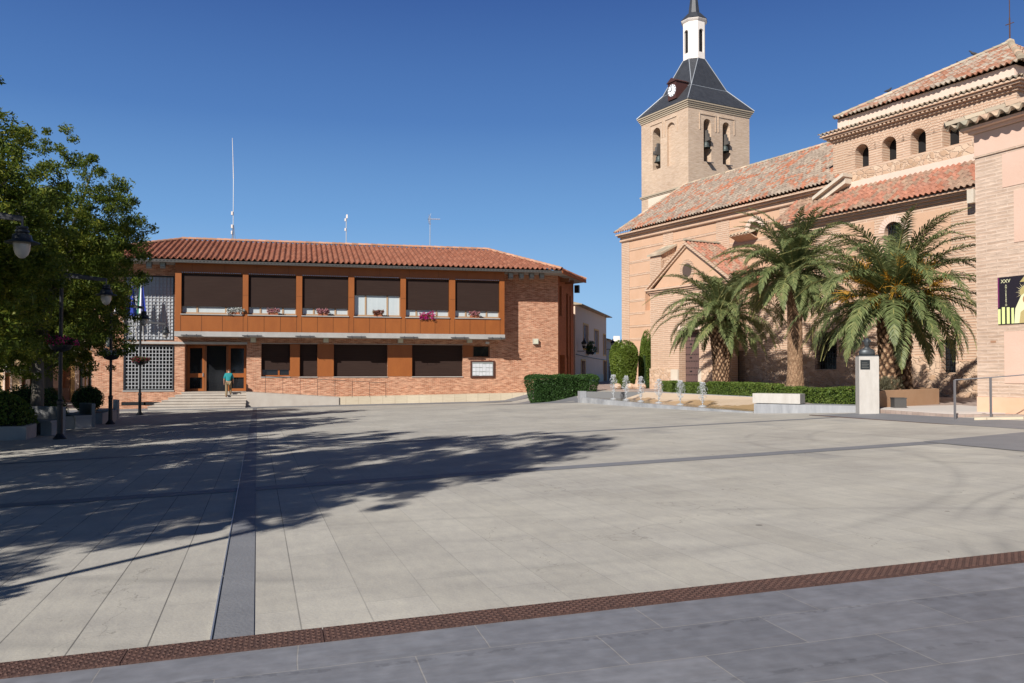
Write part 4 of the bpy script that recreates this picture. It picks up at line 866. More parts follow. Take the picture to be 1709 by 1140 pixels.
# --- low block and chapel
mb = MB(); wall(mb, (0, 0, 0), AX, NX, 9.2, p0 - .003, GZ, 4.2); mb.quad((9.2, 0, 4.2), (p0, 0, 4.2), (p0, ND, 4.9), (9.2, ND, 4.9)); cb(mb, 'link_wall', M['church_brick'])
chh = [(.79, 1.40, 1.26, 2.50, False, .3), (6.21, 7.32, 1.40, 3.0, False, .3), (3.02, 3.82, 5.6, 7.3, True, .3)]
mb = MB(); wall(mb, (0, 0, 0), AX, NX, -3.0, 9.2, GZ, 7.95, chh); mb.quad((9.2, 0, GZ), (9.2, ND, GZ), (9.2, ND, 8.0), (9.2, 0, 8.0)); cb(mb, 'chapel_wall', M['church_brick'])
for a, b, z0, z1 in ((.95, 2.55, 5.75, 7.45), (4.3, 5.95, 5.2, 7.45), (7.35, 8.7, 5.2, 7.45), (4.3, 5.95, 3.3, 5.0), (.95, 2.55, 3.9, 5.5)):
    mb = MB(); mb.box(a, b, 0, .015, z0, z1); cb(mb, 'plaster_panel', M['plaster'])
mb = MB()
for a, b in ((-2.9, .77), (1.42, 6.19), (7.34, 11.6)): mb.box(a, b, 0, .05, GZ, 1.9 if a > 1 else 1.7)
mb.box(.77, 1.42, 0, .05, GZ, 1.22); mb.box(6.19, 7.34, 0, .05, GZ, 1.36); cb(mb, 'rubble_base', M['rubble'])
def chwin(a, b, z0, z1, grille=True, arch=False):
    mb = MB(); mb.box(a - .01, b + .01, -.32, -.29, z0 - .01, z1 + .01); o = cb(mb, 'window', M['dark_glass'])
    g = MB(); n = max(4, int((b - a) / .13))
    for i in range(1, n): x = a + (b - a) * i / n; g.box(x - .012, x + .012, -.10, -.075, z0, z1 - (.05 if arch else 0))
    for j in range(1, int((z1 - z0) / .22) + 1): z = z0 + j * .22; g.box(a, b, -.106, -.07, z - .01, z + .01) if z < z1 - (.4 if arch else 0) else None
    if grille: cb(g, 'grille', M['black_metal'], o)
    return o
chwin(.79, 1.40, 1.26, 2.5); chwin(6.21, 7.32, 1.4, 3.0); chwin(3.02, 3.82, 5.6, 7.3, True, True)
def voussoirs(cx_, z, r0, r1, y, th, n=15):
    mb = MB()
    for k in range(n):
        a0, a1 = math.pi * (k + .1) / n, math.pi * (k + .9) / n
        mb.extr([(cx_ + r0 * math.cos(a0), y, z + r0 * math.sin(a0)), (cx_ + r0 * math.cos(a1), y, z + r0 * math.sin(a1)), (cx_ + r1 * math.cos(a1), y, z + r1 * math.sin(a1)), (cx_ + r1 * math.cos(a0), y, z + r1 * math.sin(a0))], (0, th, 0))
    return mb
cb(voussoirs(3.42, 6.9, .40, .66, 0, .014), 'arch_bricks', M['pale_plaster'])
cg = Vector((0, -1.70, 1.32)); CL = cg.length
cb(roof((-3.0, .52, 8.02), (1, 0, 0), cg, 12.35, lambda u: CL, .235, .36, .045, .04, 15), 'chapel_roof', M['chapel_tile'])
mb = MB(); mb.box(-3, 9.25, 0, .12, 7.70, 7.80); mb.box(-3, 9.27, 0, .26, 7.805, 7.90); mb.box(-3, 9.3, 0, .40, 7.905, 7.98); cb(mb, 'chapel_cornice', M['church_brick'])
mb = MB(); mb.box(-.25, 0, .2, .46, 7.4, 7.9); cb(mb, 'corbel', M['stone_base'])
# --- crossing (surveyed on a farther plane, brought to the nave wall)
_cam = Vector((-18.93, 29.77, CAMZ)); KD = .9318
def cbd(mb, name, m, parent=None): return cb(mb.xform(lambda p: _cam + (p - _cam) * KD), name, m, parent)
DD = -3.5; d0, d1 = .46, 9.3
dwin = [(7.28, 8.04), (5.83, 6.58), (4.38, 5.13), (2.86, 3.62), (1.35, 2.10)]
mb = MB(); wall(mb, (0, DD, 0), AX, NX, d0, d1, 8.0, 12.45, [(a, b, 10.78, 11.86, True, .55) for a, b in dwin])
for s in (d0, d1): mb.quad((s, DD, 8), (s, -17, 8), (s, -17, 12.45), (s, DD, 12.45))
cbd(mb, 'crossing_wall', M['church_brick'])
for a, b in dwin:
    cbd(voussoirs((a + b) / 2, 11.86 - .378, .385, .80, DD, .014), 'arch_bricks', M['church_brick'])
    mb = MB(); mb.box(a - .01, b + .01, DD - .6, DD - .56, 10.7, 11.9); o = cbd(mb, 'window', M['dark'])
    mb = MB(); mb.extr([(a, DD - .54, 10.79), (b, DD - .54, 10.79), (b, DD - .54, 10.83), (a, DD - .54, 10.83)], (0, .3, 0)); cbd(mb, 'sill', M['church_brick'], o)
mb = MB(); mb.box(d0 + .01, 8.45, DD, DD + .06, 9.9, 10.2); cbd(mb, 'flashing_band', M['pale_plaster'])
mb = MB(); mb.box(d0 + .01, 8.35, DD, DD + .035, 10.2, 10.68); cbd(mb, 'rubble_band', M['rubble'])
mb = MB()
for o, z0, z1 in ((.10, 12.30, 12.39), (.20, 12.395, 12.48), (.32, 12.485, 12.57), (.42, 12.575, 12.66)): mb.box(d0 - o, d1 + o, -17 - o, DD + o, z0, z1)
for k in range(42): mb.box(d0 + .05 + k * .21, d0 + .14 + k * .21, DD + .20, DD + .29, 12.40, 12.475)
cbd(mb, 'crossing_cornice', M['church_brick'])
sk = Vector((0, -1.0, .26)); cbd(roof((d0 - .48, DD + .50, 12.70), (1, 0, 0), sk, d1 - d0 + .96, lambda u: min(1.02, u * 1.03, (d1 - d0 + .96 - u) * 1.03), .235, .33, .05, .05, 16), 'skirt_roof', M['old_tile'])
cbd(roof((d0 - .48, DD + .50, 12.70), (0, -1, 0), Vector((1., 0, .26)), 14, lambda u: min(1.02, u * 1.03), .235, .33, .05, .05, 17), 'skirt_roof', M['old_tile'])
mb = MB(); mb.box(.60, 9.12, -16.8, -3.66, 12.7, 13.40)
for s in (.62, 3.1, 5.6, 8.5): mb.box(s, s + .62, -3.66, -3.62, 12.7, 13.38)
cbd(mb, 'attic_wall', M['pale_plaster'])
a0, a1, ad, az = .18, 9.14, -3.38, 13.42; apx = Vector((4.66, -10.2, 16.85))
dg_ = Vector((0, apx.y - ad, apx.z - az)); DLn = dg_.length
cbd(roof((a0, ad, az), (1, 0, 0), dg_, a1 - a0, lambda u: DLn * max(0, min(u / (apx.x - a0), (a1 - a0 - u) / (a1 - apx.x))), .235, .33, .045, .045, 18), 'crossing_roof', M['drum_tile'])
dg2 = Vector((apx.x - a0, 0, apx.z - az)); DL2 = dg2.length; W2 = 2 * (ad - apx.y)
cbd(roof((a0, ad, az), (0, -1, 0), dg2, W2, lambda u: DL2 * max(0, min(u, W2 - u) / (W2 / 2)), .235, .33, .045, .045, 19), 'crossing_roof', M['drum_tile'])
mb = MB(); mb.poly([(a1, ad, az), (a1, ad - W2, az), apx - Vector((0, 0, .04))]); mb.poly([(a1, ad - W2, az), (a0, ad - W2, az), apx - Vector((0, 0, .04))]); cbd(mb, 'rear_roof', M['drum_tile'])
mb = MB(); ridge(mb, (a0, ad, az + .03), apx + Vector((0, 0, .03)), .14); ridge(mb, (a1, ad, az + .03), apx + Vector((0, 0, .03)), .12); mb.lathe([(.02, .22), (.2, .1), (.24, -.1)], tuple(apx), 8); cbd(mb, 'ridge_tiles', M['old_tile'])
mb = MB(); mb.tube([apx, apx + Vector((0, 0, 1.2))], .035, 6); mb.tube([apx + Vector((0, 0, 1.2)), apx + Vector((0, 0, 4.2))], .022, 6); mb.box(apx.x - .2, apx.x + .2, apx.y - .02, apx.y + .02, apx.z + .9, apx.z + .93); cbd(mb, 'lightning_rod', M['rust'])
# --- tower
t0, t1, u0, u1 = 23.28, 28.17, -6.52, -11.84; TZ = 18.35
lw = [(24.61, 25.41, 14.9, 17.76, True, .16), (26.10, 26.93, 14.95, 17.78, True, .9)]
mb = MB(); wall(mb, (0, u0, 0), AX, NX, t0, t1, 0, TZ, lw)
rw = [(7.81, 8.46, 14.95, 17.78, True, .8), (9.45, 10.10, 14.95, 17.78, True, .8)]
wall(mb, (t0, 0, 0), (0, -1, 0), (-1, 0, 0), -u0, -u1, 0, TZ, rw)
mb.quad((t1, u0, 0), (t1, u1, 0), (t1, u1, TZ), (t1, u0, TZ)); mb.quad((t0, u1, 0), (t1, u1, 0), (t1, u1, TZ), (t0, u1, TZ)); cb(mb, 'tower_wall', M['tower_brick'])
mb = MB(); mb.box(24.55, 25.5, u0 - .2, u0 - .16, 14.8, 17.9); cb(mb, 'blind_arch', M['tower_brick'])
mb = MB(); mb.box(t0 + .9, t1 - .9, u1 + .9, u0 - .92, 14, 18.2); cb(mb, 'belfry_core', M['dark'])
mb = MB()                                              # raised panel frames round the arches
for a, b in ((24.35, 25.62), (25.85, 27.2)):
    mb.box(a, b, u0, u0 + .05, 18.02, 18.10); mb.box(a, a + .05, u0, u0 + .04, 17.0, 18.02); mb.box(b - .05, b, u0, u0 + .04, 17.0, 18.02)
for a, b in ((7.45, 8.85), (9.05, 10.5)):
    mb.box(t0 - .05, t0, -b, -a, 18.02, 18.10); mb.box(t0 - .04, t0, -a - .05, -a, 17.0, 18.02); mb.box(t0 - .04, t0, -b, -b + .05, 17.0, 18.02)
cb(mb, 'panel_moulding', M['tower_brick'])
mb = MB()
for o, z0, z1 in ((.05, TZ, TZ + .11), (.10, TZ + .115, TZ + .22), (.16, TZ + .225, TZ + .33), (.22, TZ + .335, TZ + .43)): mb.box(t0 - o, t1 + o, u1 - o, u0 + o, z0, z1)
cb(mb, 'tower_cornice', plain('grey stone moulding', (.40, .33, .24), .85))
mb = MB(); mb.box(t0 - .10, t1 + .1, u1 - .1, u0 + .1, 13.22, 13.32); mb.box(t0 - .05, t1 + .05, u1 - .05, u0 + .05, 13.14, 13.22); cb(mb, 'string_course', bpy.data.materials['grey stone moulding'])
mb = MB(); mb.box(t0 + .02, 27.4, u0, u0 + .02, 12.0, 13.1); cb(mb, 'lime_patch', mat('rough lime patch', (.62, .50, .38), .95, (.70, .60, .48), 2, .7, .5, 12))
def bell(x, y, z, sz, ang):
    prof = [(.04, .5), (.14, .47), (.2, .4), (.22, .2), (.26, .08), (.34, 0), (.31, -.01), (.2, .1)]
    b = MB(); b.lathe([(r * sz, zz * sz) for r, zz in prof], (x, y, z), 18); o = cb(b, 'bell', M['bell'], smooth=True)
    k = MB(); ca, sa = math.cos(ang), math.sin(ang)
    k.obox((x, y, z + .62 * sz), (ca * .12 * sz, sa * .12 * sz, 0), (-sa * .42 * sz, ca * .42 * sz, 0), (0, 0, .13 * sz)); k.obox((x, y, z + .9 * sz), (ca * .1 * sz, sa * .1 * sz, 0), (-sa * .26 * sz, ca * .26 * sz, 0), (0, 0, .17 * sz))
    k.obox((x, y, z + 1.2 * sz), (ca * .08 * sz, sa * .08 * sz, 0), (-sa * .16 * sz, ca * .16 * sz, 0), (0, 0, .14 * sz)); k.tube([(x + sa * .5 * sz, y - ca * .5 * sz, z + .6 * sz), (x - sa * .5 * sz, y + ca * .5 * sz, z + .6 * sz)], .035, 6)
    cb(k, 'headstock', plain('weathered yoke', (.10, .09, .08), .7), o)
    c = MB(); c.tube([(x, y, z + .2 * sz), (x, y, z - .12 * sz)], .03, 6); cb(c, 'clapper', M['black_metal'], o)
bell(26.52, u0 - .2, 15.45, .95, 0); bell(t0 + .12, -8.14, 15.9, .85, R(90)); bell(t0 + .12, -9.78, 15.85, .85, R(90))
for y in (-8.2, -9.85): mb = MB(); mb.extr([(t0 - .3, y - .2, 14.82), (t0 + .1, y - .2, 14.95), (t0 + .1, y + .15, 14.95), (t0 - .3, y + .15, 14.82)], (0, 0, .06)); cb(mb, 'sill_slab', M['grey_metal'])
# spire
cxs, cys = (t0 + t1) / 2, (u0 + u1) / 2
def sq(h, z, hy=None): hy = hy or h; return [(cxs - h, cys - hy, z), (cxs + h, cys - hy, z), (cxs + h, cys + hy, z), (cxs - h, cys + hy, z)]
A_, B_ = sq(2.69, 18.785, 2.90), sq(1.50, 20.25, 1.56)
ao = .74; oc_ = [(cxs + ao / math.cos(math.pi / 8) * math.cos(math.pi / 8 + math.pi / 4 * k), cys + ao / math.cos(math.pi / 8) * math.sin(math.pi / 8 + math.pi / 4 * k), 22.5) for k in range(8)]
mb = MB()
for i in range(4): mb.quad(A_[i], A_[(i + 1) % 4], B_[(i + 1) % 4], B_[i])
side = {0: (5, 6), 1: (7, 0), 2: (1, 2), 3: (3, 4)}     # octagon edges facing -y, +x, +y, -x
for i in range(4):
    a, b = side[i]; mb.quad(B_[i], B_[(i + 1) % 4], oc_[b], oc_[a]); nx_ = side[(i + 1) % 4][0]; mb.poly([B_[(i + 1) % 4], oc_[nx_], oc_[b]])
cb(mb, 'spire_base', M['slate'])
mb = MB()
for i in range(4):
    mb.tube([Vector(A_[i]) + Vector((0, 0, .02)), Vector(B_[i]) + Vector((0, 0, .02))], .035, 6); a, b = side[i]
    mb.tube([Vector(B_[i]), Vector(oc_[a])], .03, 6); mb.tube([Vector(B_[(i + 1) % 4]), Vector(oc_[b])], .03, 6); mb.tube([Vector(B_[i]), Vector(B_[(i + 1) % 4])], .022, 6)
cb(mb, 'hip_flashing', M['zinc'])
lan = MB(); Rl = .72 / math.cos(math.pi / 8)
for k in range(8):
    a0_, a1_ = math.pi / 8 + math.pi / 4 * k, math.pi / 8 + math.pi / 4 * (k + 1)
    q0 = Vector((cxs + Rl * math.cos(a0_), cys + Rl * math.sin(a0_), 0)); q1 = Vector((cxs + Rl * math.cos(a1_), cys + Rl * math.sin(a1_), 0)); d = (q1 - q0); ln = d.length; d /= ln; nn = Vector((d.y, -d.x, 0))
    wall(lan, q0, d, nn, 0, ln, 22.42, 25.15, [(ln / 2 - .2, ln / 2 + .2, 22.95, 24.55, True, .12)] if k % 2 else [])
lan_o = cb(lan, 'lantern', M['white'])
mb = MB(); mb.lathe([(.62, 22.5), (.62, 25.1)], (cxs, cys, 0), 8, math.pi / 8); cb(mb, 'lantern_opening', M['dark'], lan_o)
mb = MB(); mb.lathe([(.80, 25.08), (.86, 25.14), (.92, 25.22), (.90, 25.26)], (cxs, cys, 0), 8, math.pi / 8); cb(mb, 'lantern_cornice', M['white'], lan_o)
mb = MB(); mb.lathe([(.94, 25.265), (.46, 25.78), (.40, 25.80), (.03, 28.6)], (cxs, cys, 0), 8, math.pi / 8); cb(mb, 'spire_tip', M['slate'])
mb = MB(); mb.tube([(cxs, cys, 28.5), (cxs, cys, 29.8)], .03, 6); mb.box(cxs - .3, cxs + .3, cys - .02, cys + .02, 29.3, 29.36); cb(mb, 'cross', M['black_metal'])
# clock in its little dormer
cs, cyd = 25.0, u0 - .10
mb = MB(); mb.box(cs - .42, cs + .42, cyd - 1.7, cyd, 19.30, 20.45); mb.extr([(cs - .50, cyd + .08, 20.45), (cs + .50, cyd + .08, 20.45), (cs, cyd + .08, 20.74)], (0, -2.0, 0)); ck = cb(mb, 'clock', plain('rusty red housing', (.065, .026, .022), .7))
mb = MB(); mb.lathe([(.40, 0), (.40, .02)], (0, 0, 0), 28); mb.xform(lambda p: Vector((cs + p.x, cyd + .004 + p.z, 19.90 + p.y))); cb(mb, 'clock_face', plain('white enamel', (.80, .82, .84), .4), ck)
mb = MB()
for k in range(12):
    a = 2 * math.pi * k / 12; r = .345; c_ = Vector((cs + r * math.sin(a), cyd + .03, 19.90 + r * math.cos(a))); mb.obox(c_, (.05 * math.sin(a), 0, .05 * math.cos(a)), (0, .006, 0), (.022 * math.cos(a), 0, -.022 * math.sin(a)))
for a, L in ((R(100), .22), (R(10), .33)):               # seen from outside the dial is mirrored along x
    mb.obox((cs + L / 2 * math.sin(a), cyd + .042, 19.90 + L / 2 * math.cos(a)), (L / 2 * math.sin(a), 0, L / 2 * math.cos(a)), (0, .006, 0), (.022 * math.cos(a), 0, -.022 * math.sin(a)))
cb(mb, 'clock_hands', M['black_metal'], ck)
# --- wing in the right foreground, set a little askew
WA = R(-9); WU = Vector((math.sin(WA), math.cos(WA), 0)); WN = Vector((-math.cos(WA), math.sin(WA), 0)); W0 = Vector((15.8, 17.2, 0))
def WP(t, d, z): p = W0 - WU * t + WN * d; return Vector((p.x, p.y, z))
def wbox(mb, t0_, t1_, d0_, d1_, z0, z1): mb.extr([WP(t0_, d0_, z0), WP(t1_, d0_, z0), WP(t1_, d1_, z0), WP(t0_, d1_, z0)], (0, 0, z1 - z0)); return mb
def wb(mb, name, m, parent=None, **k): return mb.build(name, m, parent or church, frame='world', **k)
mb = MB(); wbox(mb, 0, 9, -9, 0, .1, 7.05); wb(mb, 'wing_wall', M['wing_brick'])
for a, b, z0, z1 in ((.0, 9, 6.52, 7.04), (.72, 9, 5.62, 6.40), (1.0, 9, 4.3, 5.5), (.72, 9, 1.05, 2.25), (.0, 9, .2, .72)):
    mb = MB(); wbox(mb, a - (.0 if a else .012), b, -.5 if a == 0 else 0, .014, z0, z1); wb(mb, 'plaster_panel', M['wing_plaster'] if z0 > .5 else mat('orange plaster foot', (.66, .40, .25), .9, (.72, .48, .34), 1.2, .6))
mb = MB(); wbox(mb, -.02, 9, 0, .035, 6.47, 6.515); wb(mb, 'string_course', M['wing_brick'])
mb = MB(); wbox(mb, -.10, 9, -9, .10, 7.055, 7.13); wbox(mb, -.2, 9, -9, .25, 7.135, 7.20); wb(mb, 'wing_cornice', M['wing_plaster'])
gg = -WN * 4.6 + Vector((0, 0, 1.75)); GL = gg.length
wb(roof(WP(-.42, .48, 7.24), -WU, gg, 9.4, lambda u: min(GL, u * 1.02), .27, .36, .055, .05, 21), 'wing_roof', M['old_tile'])
wb(roof(WP(-.42, .48, 7.24), -WN, -WU * 4.6 + Vector((0, 0, 1.75)), 9.2, lambda u: min(GL, u * 1.02, (9.2 - u) * 1.02), .27, .36, .055, .05, 22), 'wing_roof', M['old_tile'])
mb = MB(); ridge(mb, WP(-.42, .48, 7.28), WP(-.42 + 4.55, .48 - 4.55, 9.0), .13); wb(mb, 'ridge_tiles', M['old_tile'])
# niche in the wing foot, stain strip
mb = MB(); wbox(mb, .36, .50, 0, .004, 2.0, 2.05); wb(mb, 'old_bracket', plain('brown iron stain', (.36, .2, .12), .9))
# poster
post = thing('poster', 'printed banner on the pale brick wall: crowned robed statue and candles on black', 'poster', tuple(WP(1.15, .02, 2.42)), R(-90) - WA)
def pl(mb, name, m, parent=None): return mb.build(name, m, parent or post, frame='none')
# local frame of the poster: x to the right along the wall, y into the wall
def prect(x0, x1, z0, z1, lift): b = MB(); b.box(x0, x1, -lift - .003, -lift, z0, z1); return b
def pell(cx_, cz, rx, rz_, lift, n=22): b = MB(); b.extr([(cx_ + rx * math.cos(2 * math.pi * k / n), -lift, cz + rz_ * math.sin(2 * math.pi * k / n)) for k in range(n)], (0, -.002, 0)); return b
X0, X1 = -.57, .75
pl(prect(X0, X1, 0, 1.10, .0), 'sheet', plain('black print', (.018, .014, .02), .5))
gold, cream, tan = plain('gold print', (.42, .34, .14), .5), plain('cream print', (.70, .68, .42), .5), plain('face print', (.42, .22, .10), .5)
pl(prect(X0, X0 + .035, .40, 1.10, .004), 'edge', plain('purple print', (.14, .02, .09), .5))
b = MB(); b.extr([(-.02, -.004, .95), (.36, -.004, .95), (.22, -.004, 1.10), (.12, -.004, 1.10)], (0, -.002, 0)); pl(b, 'emblem', gold)
for x, w_, h in ((-.535, .06, .36), (-.43, .075, .40), (-.31, .07, .39), (-.2, .06, .37), (.44, .10, .36), (.58, .07, .4), (.68, .05, .42)): pl(prect(x - w_ / 2, x + w_ / 2, .01, h, .005), 'candle', plain('candle print', (.66, .74, .30), .5))
b = MB()
for k in range(26):
    a = math.pi * 2 * k / 26; r = .25 if k % 2 else .19; b.extr([(.12 + .13 * math.cos(a - .06), -.006, .72 + .13 * math.sin(a - .06)), (.12 + .13 * math.cos(a + .06), -.006, .72 + .13 * math.sin(a + .06)), (.12 + r * math.cos(a), -.006, .72 + r * math.sin(a))], (0, -.002, 0))
pl(b, 'halo', plain('pale gold print', (.60, .52, .30), .5)); pl(pell(.12, .72, .135, .135, .007), 'crown', gold)
b = MB(); b.extr([(-.16, -.008, .01), (.36, -.008, .01), (.34, -.008, .35), (.24, -.008, .58), (.19, -.008, .66), (.10, -.008, .69), (.02, -.008, .64), (-.03, -.008, .55), (-.13, -.008, .35)], (0, -.002, 0)); pl(b, 'robe', cream)
b = MB(); b.extr([(-.03, -.011, .01), (.25, -.011, .01), (.22, -.011, .26), (.12, -.011, .34), (.0, -.011, .26)], (0, -.002, 0)); pl(b, 'dress', plain('ochre print', (.46, .36, .16), .5))
pl(pell(.11, .55, .055, .085, .011), 'face', tan)
textmesh('lettering', 'XXV', .12, cream, post, (X0 + .20, -.007, 1.0), (R(90), 0, 0), .001)
for i, c_ in enumerate('ANIVERSARIO'): textmesh('lettering', c_, .06, cream, post, (X0 + .21, -.007, .90 - i * .046), (R(90), 0, 0), .001)

# ================================================================== TERRACE AND FOUNTAIN
def leaf_cloud(C, n, spread, size, aspect=.45, up=.4, droop=0., rs=None, squash=1.):
    """n leaves round each centre in C: lozenge quads turned at random, some facing up"""
    rs = rs or rng; K = len(C); N = K * n
    off = rs.normal(0, 1, (N, 3)); off /= np.maximum(1e-6, np.linalg.norm(off, axis=1))[:, None]; off *= (rs.random((N, 1)) ** .5)
    off[:, 2] *= squash; P = np.repeat(C, n, 0) + off * (spread if np.isscalar(spread) else np.repeat(spread, n)[:, None])
    a = rs.normal(0, 1, (N, 3)); a[:, 2] -= droop; a /= np.linalg.norm(a, axis=1)[:, None]
    nn = rs.normal(0, 1, (N, 3)); nn[:, 2] += up; b = np.cross(nn, a); b /= np.maximum(1e-6, np.linalg.norm(b, axis=1))[:, None]
    L = size * (.6 + .8 * rs.random((N, 1))); a *= L / 2; b *= L * aspect / 2
    V = np.stack([P - a, P + b, P + a, P - b], 1).reshape(-1, 3)
    return V, np.arange(N * 4).reshape(N, 4)
def hedge_box(name, label, cat, c, hx, hy, h, rz, leaf, size=.07, dens=900, group=None, flare=0., core=(.012, .03, .008), rnd=.25, top_noise=.04):
    """clipped hedge: leaves in the outer layer of a box, added solid dark core inside"""
    rs = np.random.default_rng(int(abs(c[0] * 91 + c[1] * 17)) + 5); root = thing(name, label, cat, c, rz, group)
    A = 4 * (hx + hy) * h + 4 * hx * hy; N = int(A * dens)
    p = rs.uniform(-1, 1, (N, 3)); ax = rs.choice(3, N, p=np.array([4 * hy * h, 4 * hx * h, 4 * hx * hy]) / A)
    sg = np.where(rs.random(N) < .5, -1., 1.); sg[ax == 2] = 1
    for k in range(3): m = ax == k; p[m, k] = sg[m] * (1 - rs.random(m.sum()) ** 2 * .22)
    # rounding the edges
    e = np.abs(p); over = np.maximum(0, e - (1 - rnd)); ln = np.linalg.norm(over, axis=1); f = np.where(ln > rnd, rnd / np.maximum(ln, 1e-6), 1)
    q = np.sign(p) * (np.minimum(e, 1 - rnd) + over * f[:, None]); low = p[:, 2] < 0; q[low, 2] = p[low, 2]
    z = (q[:, 2] + 1) / 2; sc_ = 1 + flare * (z - .5)
    wob = .5 * np.sin(q[:, 0] * hx * 5.1 + 1.3) + .5 * np.sin(q[:, 1] * hy * 6.3 + q[:, 0] * 4 + .4)
    P = np.stack([q[:, 0] * hx * sc_ * (1 + .03 * wob), q[:, 1] * hy * sc_ * (1 + .05 * wob), z * h * (1 + top_noise * wob)], 1)
    V, F = leaf_cloud(P, 1, .03, size, .5, .6, 0, rs)
    npmesh('foliage', V, F, leaf, root)
    b = MB(); b.extr([(-hx * .84 * (1 - flare * .5), -hy * .82 * (1 - flare * .5), 0), (hx * .84 * (1 - flare * .5), -hy * .82 * (1 - flare * .5), 0), (hx * .84 * (1 - flare * .5), hy * .82 * (1 - flare * .5), 0), (-hx * .84 * (1 - flare * .5), hy * .82 * (1 - flare * .5), 0)], (0, 0, h * (.86 if rnd < .6 else .62)))
    b.build('dark_core', plain('hedge stems', core, .9), root, frame='none')  # solid dark core added so nothing shows through the hedge leaves
    return root
TZ_ = .345
ter = [(14.1, 36.6), (14.0, 33.6), (15.0, 24.4), (14.35, 22.2), (14.45, 19.6), (14.42, 16.3), (15.9, 16.2), (17.0, 4), (60, 4), (60, 66), (16.8, 66), (16.8, 40)]
mb = MB(); mb.prism(ter, -.6, TZ_); struct(mb.build('terrace_paving', M['cobble']))
mb = MB(); mb.prism([(14.50, 19.3), (14.44, 16.45), (17.4, 16.5), (18.3, 20.6), (16.0, 20.2)], TZ_ - .1, TZ_ + .012); struct(mb.build('terrace_slabs', mat('pale paving slabs', (.56, .51, .46), .8, (.62, .57, .52), 1.5, .6)))
fx = thing('fountain', 'low fountain basin with marble rim, brown water and a sloping cream cascade', 'fountain', (12.9, 29, .0))
fb = lambda m, n, k: m.build(n, k, fx, frame='world')
rimo = [(11.80, 35.25), (11.72, 32), (11.82, 28), (12.05, 24.5), (12.36, 21.9)]; rimi = [(x + .22, y) for x, y in rimo]
mb = MB()
for (a, b), (c, d) in zip(zip(rimo, rimo[1:]), zip(rimi, rimi[1:])):
    n = max(2, int((Vector(b) - Vector(a)).length / .9))
    for k in range(n):
        p = [Vector(a).lerp(Vector(b), (k + .012) / n), Vector(a).lerp(Vector(b), (k + .99) / n), Vector(c).lerp(Vector(d), (k + .99) / n), Vector(c).lerp(Vector(d), (k + .012) / n)]
        mb.prism([tuple(q) for q in p], -.4, .172)
fb(mb, 'rim', mat('worn marble rim', (.20, .21, .225), .5, (.46, .47, .475), 1.4, .55, spec=.4))
mb = MB(); mb.prism([(11.78, 35.25), (12.05, 35.2), (12.08, 35.6), (11.80, 35.65)], -.4, .44); fb(mb, 'end_slab', M['grey_marble'])
mb = MB(); mb.prism([(12.05, 35.15), (14.15, 33.6), (14.35, 33.85), (12.1, 35.5)], -.4, .42); fb(mb, 'back_wall', plain('dark grey stone', (.15, .15, .15), .6))
mb = MB(); mb.prism([(11.95, 35.2), (12.0, 28), (12.5, 21.9), (15.2, 24.0), (14.2, 33.6)], -.4, .158); fb(mb, 'water', M['water'])
mb = MB(); mb.add([(13.15, 33.6, .140), (13.15, 23.0, .140), (15.25, 24.0, .43), (14.15, 33.7, .43), (15.25, 24.0, -.1), (14.15, 33.7, -.1)], [(0, 1, 2, 3), (3, 2, 4, 5), (1, 4, 2), (0, 3, 5)]); fb(mb, 'cascade', M['cascade'])
mb = MB(); mb.prism([(14.15, 33.7), (15.25, 24.0), (15.4, 24.0), (14.3, 33.75)], -.1, .45); fb(mb, 'cascade_edge', M['grey_marble'])
mb = MB()                                               # algae stains with ragged upper edge on the cascade
rr = random.Random(3)
for i in range(44):
    y = 33.3 - i * .235; k = (33.6 - y) / 9.6; L = .30 + .22 * math.sin(i * .35) + rr.uniform(-.08, .1); L = max(.12, L) * (.5 + .7 * k)
    P = lambda t, yy: (13.15 + t * (1.0 + 1.1 * ((33.6 - yy) / 9.6)), yy, .140 + .29 * t + .004)
    mb.quad(P(.0, y), P(0, y - .235), P(L + rr.uniform(-.06, .06), y - .235 - .06), P(L, y - .03))
fb(mb, 'algae_stain', mat('wet algae stain', (.40, .255, .12), .35, (.52, .36, .20), 2, .7))
def jet(px, yt, yb, i, label):
    rs = np.random.default_rng(40 + i); k = (px - 1057) / 134; X, Y = 12.62 + .25 * k, 33.4 - 7.6 * k
    d = Vector((X, Y, 0)).dot(_fw); h = (yb - yt) * d / FPX * .98
    root = thing('water_jet', label, 'water jet', (X, Y, .155), 0, 'jets of the fountain')
    b = MB(); b.tube([(0, 0, 0), (.004, 0, h * .35), (0, .004, h * .62)], [.014, .017, .008], 7); b.build('stream', M['spray'], root, frame='none', smooth=True)
    n = 620; z = h * (1 - rs.random(n) ** 1.5 * .85); r = rs.random(n) ** .9 * (.03 + .15 * np.clip(np.sin(np.pi * np.clip((z / h - .15) / .95, 0, 1)), 0, 1)); a = rs.random(n) * 6.283
    P = np.stack([r * np.cos(a), r * np.sin(a), z], 1); s = .005 + .017 * rs.random((n, 1)) ** 2
    T = np.array([[1, 1, 1], [1, -1, -1], [-1, 1, -1], [-1, -1, 1]]) * .8
    V = (P[:, None, :] + T[None] * s[:, None, :]).reshape(-1, 3); F = (np.arange(n)[:, None, None] * 4 + np.array([[0, 1, 2], [0, 3, 1], [0, 2, 3], [1, 3, 2]])[None]).reshape(-1, 3)
    npmesh('droplets', V, F, M['drops'], root)['kind'] = 'stuff'
    b = MB(); b.lathe([(.16, .003), (.10, .02), (.05, .05), (.02, .02)], (0, 0, 0), 12); b.build('splash', M['spray'], root, frame='none', smooth=True)
